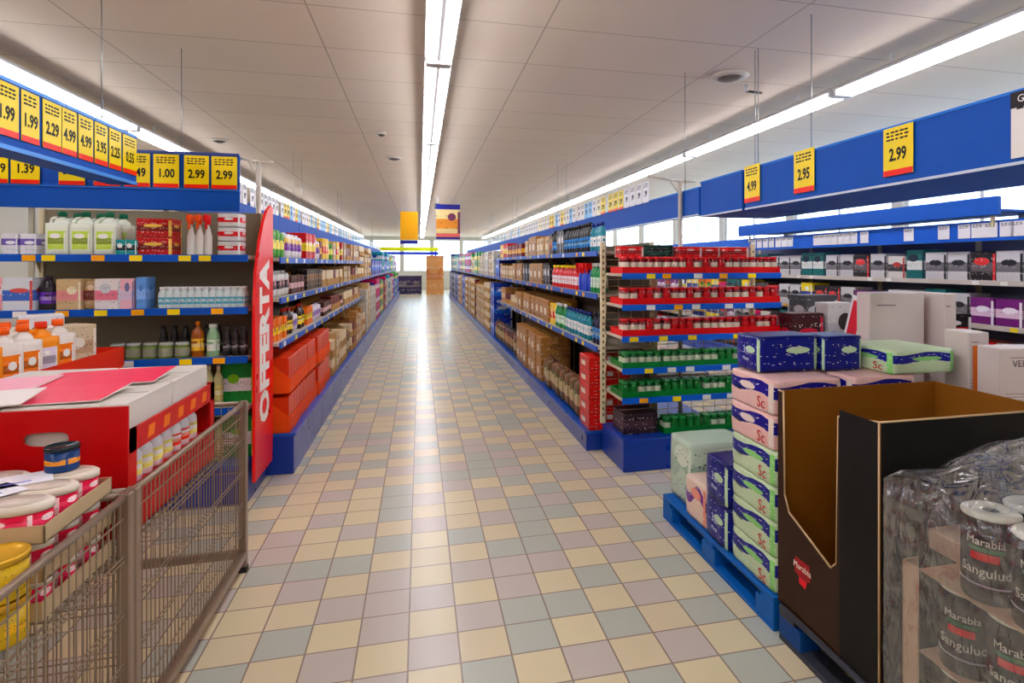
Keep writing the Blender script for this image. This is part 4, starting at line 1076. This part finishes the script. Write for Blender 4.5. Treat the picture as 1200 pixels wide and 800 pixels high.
for L_ in range(3):
    for i in range(4):
        for j in range(3):
            if i >= 2 and j >= 2: continue
            if L_ == 2 and (j > 1): continue
            x = 1.545+i*.152; y = 1.10+j*.152+(.08 if L_ == 2 else 0)
            k_roll.place(x, y, zl[L_], RW*.6, 'black wrapped roll, %s layer, %s from the aisle, %s row from the near end' % (lay[L_], cols[i], cols[j]))
    b = MB().box(1.465, 2.10, 1.02, 1.50, zl[L_]+.2385, zl[L_]+.2425, cb, .001) if L_ < 2 else None
    if b is not None: tag(b.build('layer_sheet'), 'flat brown card sheet between roll layers, %s from the floor' % cols[L_], 'card sheet')
# corner card post between wrapped rolls
tag(MB().box(1.462, 1.468, 1.50, 1.56, PT+.002, .635, mat((206, 176, 150), .6)).box(1.462, 1.52, 1.555, 1.56, PT+.002, .635, mat((206, 176, 150), .6)).build('corner_guard'), 'pale brown upright card guard at the corner of the wrapped rolls', 'card guard')
tag(MB().box(1.458, 1.80, 1.30, 1.60, .638, .80, mat((206, 178, 156), .6), .004).build('small_carton') if False else MB().box(1.60, 1.86, 1.42, 1.60, .636, .70, mat((206, 178, 156), .6), .004).build('small_carton'), 'low beige carton lying on the rolls inside the plastic wrap', 'carton')
# plastic wrap: wrinkled sheet hung round the stack
def wrap():
    b = MB(); nu, nv = 110, 60; x0, x1, y0, y1 = 1.452, 2.16, 1.008, 1.63; rnd = random.Random(3)
    path = [(x1, y1), (x0, y1), (x0, y0), (x1, y0)]
    seg = [x1-x0, y1-y0, x1-x0]; tot = sum(seg); ph = [rnd.random()*6 for _ in range(12)]
    vs = []
    for i in range(nu+1):
        s_ = tot*i/nu
        if s_ < seg[0]: p = (x1-s_, y1); nrm = (0, 1)
        elif s_ < seg[0]+seg[1]: p = (x0, y1-(s_-seg[0])); nrm = (-1, 0)
        else: p = (x0+(s_-seg[0]-seg[1]), y0); nrm = (0, -1)
        for j in range(nv+1):
            v = j/nv; top = .90+.035*math.sin(s_*5+ph[0])+.02*math.sin(s_*13+ph[1]); z = PT+.02+(top-PT-.02)*v
            wr_ = .010*math.sin(s_*38+7*math.sin(z*6+ph[2])+ph[3])+.006*math.sin(s_*90+z*24+ph[4])+.006*math.sin(z*44+s_*16+ph[5])+.006*math.sin((z-s_)*60)
            bulge = .0 if v < .9 else (v-.9)*.25
            k = abs(wr_)*.7+.001-bulge
            vs.append((p[0]+nrm[0]*k, p[1]+nrm[1]*k*(0.1 if nrm[1] == 1 else 1), z))
    # gathered top, sloping towards the centre
    fs = [(i*(nv+1)+j, (i+1)*(nv+1)+j, (i+1)*(nv+1)+j+1, i*(nv+1)+j+1) for i in range(nu) for j in range(nv)]
    b.add(vs, fs, glassy((244, 245, 247), .12, .86), True)
    cx, cy = 1.9, 1.32; vs2 = []; M = 24
    for i in range(nu+1):
        ex, ey_, ez_ = vs[i*(nv+1)+nv]
        for j in range(M+1):
            u = j/M; zz = ez_+.13*math.sin(u*math.pi*.5)*(1 if ex < 2.1 else .6)+.012*math.sin(i*.7+u*9)*math.sin(u*3.1)+.010*math.sin(i*.33+u*17)
            vs2.append((ex+(cx-ex)*u, ey_+(cy-ey_)*u, zz))
    fs2 = [(i*(M+1)+j, (i+1)*(M+1)+j, (i+1)*(M+1)+j+1, i*(M+1)+j+1) for i in range(nu) for j in range(M)]
    b.add(vs2, fs2, glassy((244, 245, 247), .12, .86), True)
    return b.build('plastic_wrap')
tag(wrap(), 'crumpled clear plastic wrap around the black rolls', 'plastic wrap')

# big cartons behind the bin
ck_ = (206, 190, 186)
tb = empty('carton_stack_base', (2.95, 2.75, 0), 0, 'low grey platform under the white cartons behind the brown bin', 'platform')
kid(MB().box(-.62, .55, -.9, .42, .0, .14, mat((90, 90, 96)), .01), 'platform_foot', tb); kid(MB().box(-.60, .53, -.88, .40, .14, .90, mat((196, 190, 186), .6), .006), 'platform_body', tb)
def big(x, y, w, d, h, rz, lab, txt, lean=0):
    o = empty('product_carton', (x, y, .9015), rz, lab, 'carton'); 
    kid(MB().box(-w/2, w/2, -d/2, d/2, 0, h, mat((208, 196, 192), .5), .005), 'carton_body', o)
    pr_ = MB()
    for k in range(4): pr_.box(-w*.42, w*.40, -d/2-.0008, -d/2, h*(.36-.045*k), h*(.368-.045*k), mat((140, 120, 120)))
    pr_.box(-w*.36, -w*.02, -d/2-.0008, -d/2, h*.86, h*.875, mat((150, 134, 134)))
    pr_.box(w/2, w/2+.0008, -d*.35, d*.35, h*.1, h*.9, mat((190, 120, 110)))
    kid(pr_, 'printed_lines', o)
    for t, s_, zz in txt: lettering(t, s_, mat((110, 98, 104)), o, (-w*.04, -d/2-.0012, h*zz))
    return o
big(X_at(1061, 2.55)+.06, 2.72, .30, .13, .50, R(-12), 'tall white carton with thin printed lines, standing behind the brown bin', [])
o = big(X_at(1120, 2.5), 2.62, .07, .2, .50, R(-6), 'narrow white carton leaning beside the tall white carton', []); 
o = big(X_at(1128, 2.3), 2.28, .10, .16, .34, R(-10), 'white carton with orange window panel between two larger cartons', [])
kid(MB().box(-.03, .03, -.083, -.08, .05, .28, mat((206, 110, 40))), 'window_panel', o)
big(X_at(1195, 2.0)+.06, 2.02, .36, .12, .30, R(-8), 'white carton with grey lettering at the right above the brown bin', [('VERTICOUL', .04, .78)])

# ================================================================== SECOND AISLE: promotional table and wall shelving
tb = empty('display_table', (3.35, 4.55, 0), 0, 'dark promotional table in the second aisle behind the paper packs', 'table')
kid(MB().box(-.4, 1.5, -.45, .55, .79, .82, mat((70, 66, 70)), .006), 'tabletop', tb)
for x, y in ((-.35, -.4), (1.45, -.4), (-.35, .5), (1.45, .5)): kid(MB().box(x-.03, x+.03, y-.03, y+.03, 0, .79, mat((80, 78, 80)), .004), 'leg', tb)
rnd = random.Random(12)
bx = [(938, 4.25, .28, .2, .34, (60, 20, 30), (24, 20, 26), (190, 30, 60), 'black and red boxed appliance'), (952, 4.65, .34, .24, .46, (90, 90, 94), (40, 40, 44), (220, 220, 224), 'grey boxed appliance'),
      (978, 4.22, .26, .16, .42, (214, 208, 206), (190, 186, 190), (60, 50, 50), 'white boxed coffee maker'), (1003, 4.62, .22, .16, .40, (50, 34, 40), (120, 100, 110), (220, 190, 60), 'plum boxed glass set'),
      (1022, 4.2, .24, .2, .34, (90, 70, 80), (190, 180, 186), (40, 30, 40), 'mauve boxed glass set'), (1110, 4.3, .3, .2, .3, (20, 20, 22), (180, 20, 26), (230, 230, 230), 'black and red tool box'), (1150, 4.35, .3, .2, .32, (24, 24, 26), (160, 20, 24), (90, 90, 90), 'black boxed tool set')]
for i, (px, yy, w_, d_, h_, c1, c2, c3, ds) in enumerate(bx):
    if X_at(px, yy) > 4.75: continue
    k = k_carton('boxed_product', ds, w_, d_, h_, c1, c2, c3, 100+i); k.place(X_at(px, yy), yy+(.0 if i % 2 else .0), .8208, R(rnd.uniform(-12, 12)), '%s standing on the dark table in the second aisle' % ds)
lb = empty('leaning_poster', (X_at(990, 3.98), 3.98, .8205), R(-14), 'narrow white and red poster board leaning on the dark table in the second aisle', 'poster')
pb_ = kid(MB().box(-.05, .05, -.006, .006, .02, .50, mat((236, 230, 232), .4), .002).box(-.038, .038, -.008, -.006, .05, .46, mat((200, 40, 60), .4)), 'poster_board', lb); pb_.rotation_euler = (R(-6), R(16), 0)
kid(MB().box(-.07, .07, -.06, .10, 0, .012, mat((60, 56, 60))), 'stand_foot', lb)
WZ = (.6, 1.0, 1.40)
pw = bay(1.33, .55, .2, WZ, 1.95, .50, 40, back=(120, 126, 150), tags=2, rails=(214, 204, 196))
for i in range(10):
    o = pw if i == 0 else copy_tree(pw); o.location = (5.5, 2.2+1.33*(i+.5), 0); o.rotation_euler.z = R(-90)
    tag(o, '%s bay from the near end of the wall shelving in the second aisle' % ordn(i+1), 'shelving', 'wall shelving bays in the second aisle')
o = empty('canopy_board', (4.82, 4.1, 1.98), 0, 'blue canopy board over the wall shelving in the second aisle', 'sign board')
kid(MB().box(0, .05, 0, 4.3, 0, .16, SB, .004).box(.05, .68, 0, 4.3, .03, .05, SB), 'board', o)
kid(MB().box(.10, .12, -1.5, 8, -.22, -.04, mat((0, 92, 190), .4)), 'label_rail', o)
kid(MB().box(.60, .68, .2, .3, -.03, .03, mat(BEIGE)).box(.60, .68, 3.9, 4.0, -.03, .03, mat(BEIGE)).box(.08, .10, .1, .13, -.1, .0, mat(BEIGE)).box(.08, .10, 4.1, 4.13, -.1, .0, mat(BEIGE)), 'bracket', o)
kwc = Kind('price_card', 'x', 'price card', .13, .003, .13, price_card(.13, .13, '', (240, 236, 240)))
for i, px in enumerate([883, 890, 897, 904, 912, 919, 926, 957, 964, 971, 978, 985, 993, 1000, 1013, 1065, 1106, 1130, 1146, 1161, 1180, 1193]):
    kwc.place(4.915, Y_at(px, 4.915), 1.79, R(-90), '%s small white card from the far end of the second aisle label rail' % ordn(i+1))
pal = [((196, 20, 30), (240, 60, 40), (30, 30, 60), 'red and navy'), ((214, 210, 212), (120, 116, 120), (40, 40, 44), 'grey and white'), ((30, 110, 110), (230, 230, 226), (20, 40, 60), 'teal and white'),
       ((226, 220, 214), (60, 56, 60), (180, 60, 60), 'white and black'), ((30, 40, 110), (220, 190, 60), (250, 250, 250), 'navy and yellow'), ((240, 120, 30), (250, 210, 60), (60, 130, 60), 'orange and green'), ((226, 20, 110), (250, 250, 250), (60, 20, 50), 'magenta and white'), ((40, 36, 40), (110, 100, 104), (220, 60, 60), 'black and grey'), ((240, 210, 30), (40, 60, 150), (250, 250, 250), 'yellow and blue'), ((120, 40, 120), (230, 200, 220), (250, 240, 250), 'violet and pink')]
wk = [k_carton('boxed_product', '%s boxed product' % p[3], .24, .26, .24+.03*(i % 3), p[0], p[1], p[2], 120+i) for i, p in enumerate(pal)]
rnd = random.Random(33)
for li, z in enumerate((.2,)+WZ):
    y = 2.25
    while y < 15.2:
        k = rnd.choice([wk[0], wk[1], wk[1], wk[3], wk[2], wk[7]] if z > 1.3 else wk)
        for _ in range(rnd.randint(1, 2)):
            k.place(5.5-.5+.03+.13+.02*rnd.random(), y+.12, z+.0008, R(-90)+rnd.uniform(-.05, .05), nextlabel(k, 'second aisle wall, '+('bottom shelf', 'second shelf', 'third shelf', 'top shelf')[li])); y += .25
        y += .01

# ================================================================== FAR END
def banner(x, y, z0, z1, w_, lab, yellow):
    o = empty('hanging_banner', (x, y, z0), 0, lab, 'banner'); h = z1-z0
    if yellow:
        kid(MB().box(-w_/2, w_/2, -.005, .005, .1, h, mat((250, 176, 10), .4)), 'banner_sheet', o); kid(MB().box(-w_/2, w_/2, -.005, .005, 0, .08, mat((40, 40, 140), .4)), 'bottom_bar', o)
        kid(MB().lathe([(.16, -.0), (.16, .002)], mat((255, 140, 0)), 20), 'disc', o) if False else None
    else:
        kid(MB().box(-w_/2, w_/2, -.005, .005, .14, h-.12, printed((240, 216, 160), (226, 150, 60), (120, 60, 90), 150, (.2, .6), scale=3)), 'picture', o)
        kid(MB().box(-w_/2, w_/2, -.006, .006, h-.12, h, mat((40, 44, 140), .4)), 'top_bar', o); kid(MB().box(-w_/2, w_/2, -.006, .006, 0, .05, mat((40, 44, 140), .4)).box(-w_/2, w_/2, -.006, .006, .05, .14, mat((226, 120, 110), .4)), 'bottom_bar', o)
    kid(MB().tube((-w_*.4, 0, h), (-w_*.4, 0, HC-z0), .004, TRAY, 5).tube((w_*.4, 0, h), (w_*.4, 0, HC-z0), .004, TRAY, 5), 'wire', o)
banner(-.24, 14.5, 2.02, 2.78, .40, 'yellow hanging banner with dark blue bottom bar far down the aisle', True)
banner(.66, 14.5, 2.14, 2.97, .56, 'hanging picture banner with blue top bar far down the aisle', False)
o = tag(MB().box(-3.0, 1.0, 33.4, 33.5, 2.25, 2.45, mat((206, 220, 20), .4)).box(-3.0, 1.0, 33.39, 33.5, 2.05, 2.2, mat((40, 60, 190), .4)).box(-2.9, -2.8, 33.41, 33.49, 0, 2.25, mat((40, 60, 190))).box(.8, .9, 33.41, 33.49, 0, 2.25, mat((40, 60, 190))).build('checkout_sign'), 'long yellow-green and blue sign frame at the far end of the store', 'sign')
far = [(.75, 31, .85, 1.9, (206, 150, 96), (190, 120, 70), 'tall brown cardboard stack at the far end of the aisle', 'cardboard_display'), (-1.6, 31.5, .8, 1.25, (60, 170, 50), (230, 240, 220), 'green display stand at the far left end of the aisle', 'display_stand'),
       (-.5, 32, 1.2, .9, (60, 50, 90), (120, 110, 120), 'dark purple display at the far end of the aisle', 'display_stand'), (1.9, 31, .7, 2.0, (24, 50, 90), (60, 90, 160), 'dark blue stand with fans at the far right end', 'display_stand'), (-2.8, 31.5, .9, 1.7, (200, 40, 120), (240, 240, 244), 'pink and white stand at the far left end', 'display_stand'), (3.0, 31.5, .9, 1.8, (226, 190, 30), (190, 60, 90), 'yellow stand at the far right end', 'display_stand')]
for x, y, w_, h_, c1, c2, lab, nm in far:
    o = empty(nm, (x, y, 0), 0, lab, 'display'); kid(MB().box(-w_/2, w_/2, -.3, .3, 0, h_, printed(c1, c2, c1, int(x*5), (.4, .7)), .01), 'body', o); kid(MB().box(-w_/2-.03, w_/2+.03, -.33, .33, h_, h_+.05, mat(c2), .01), 'top_tray', o)
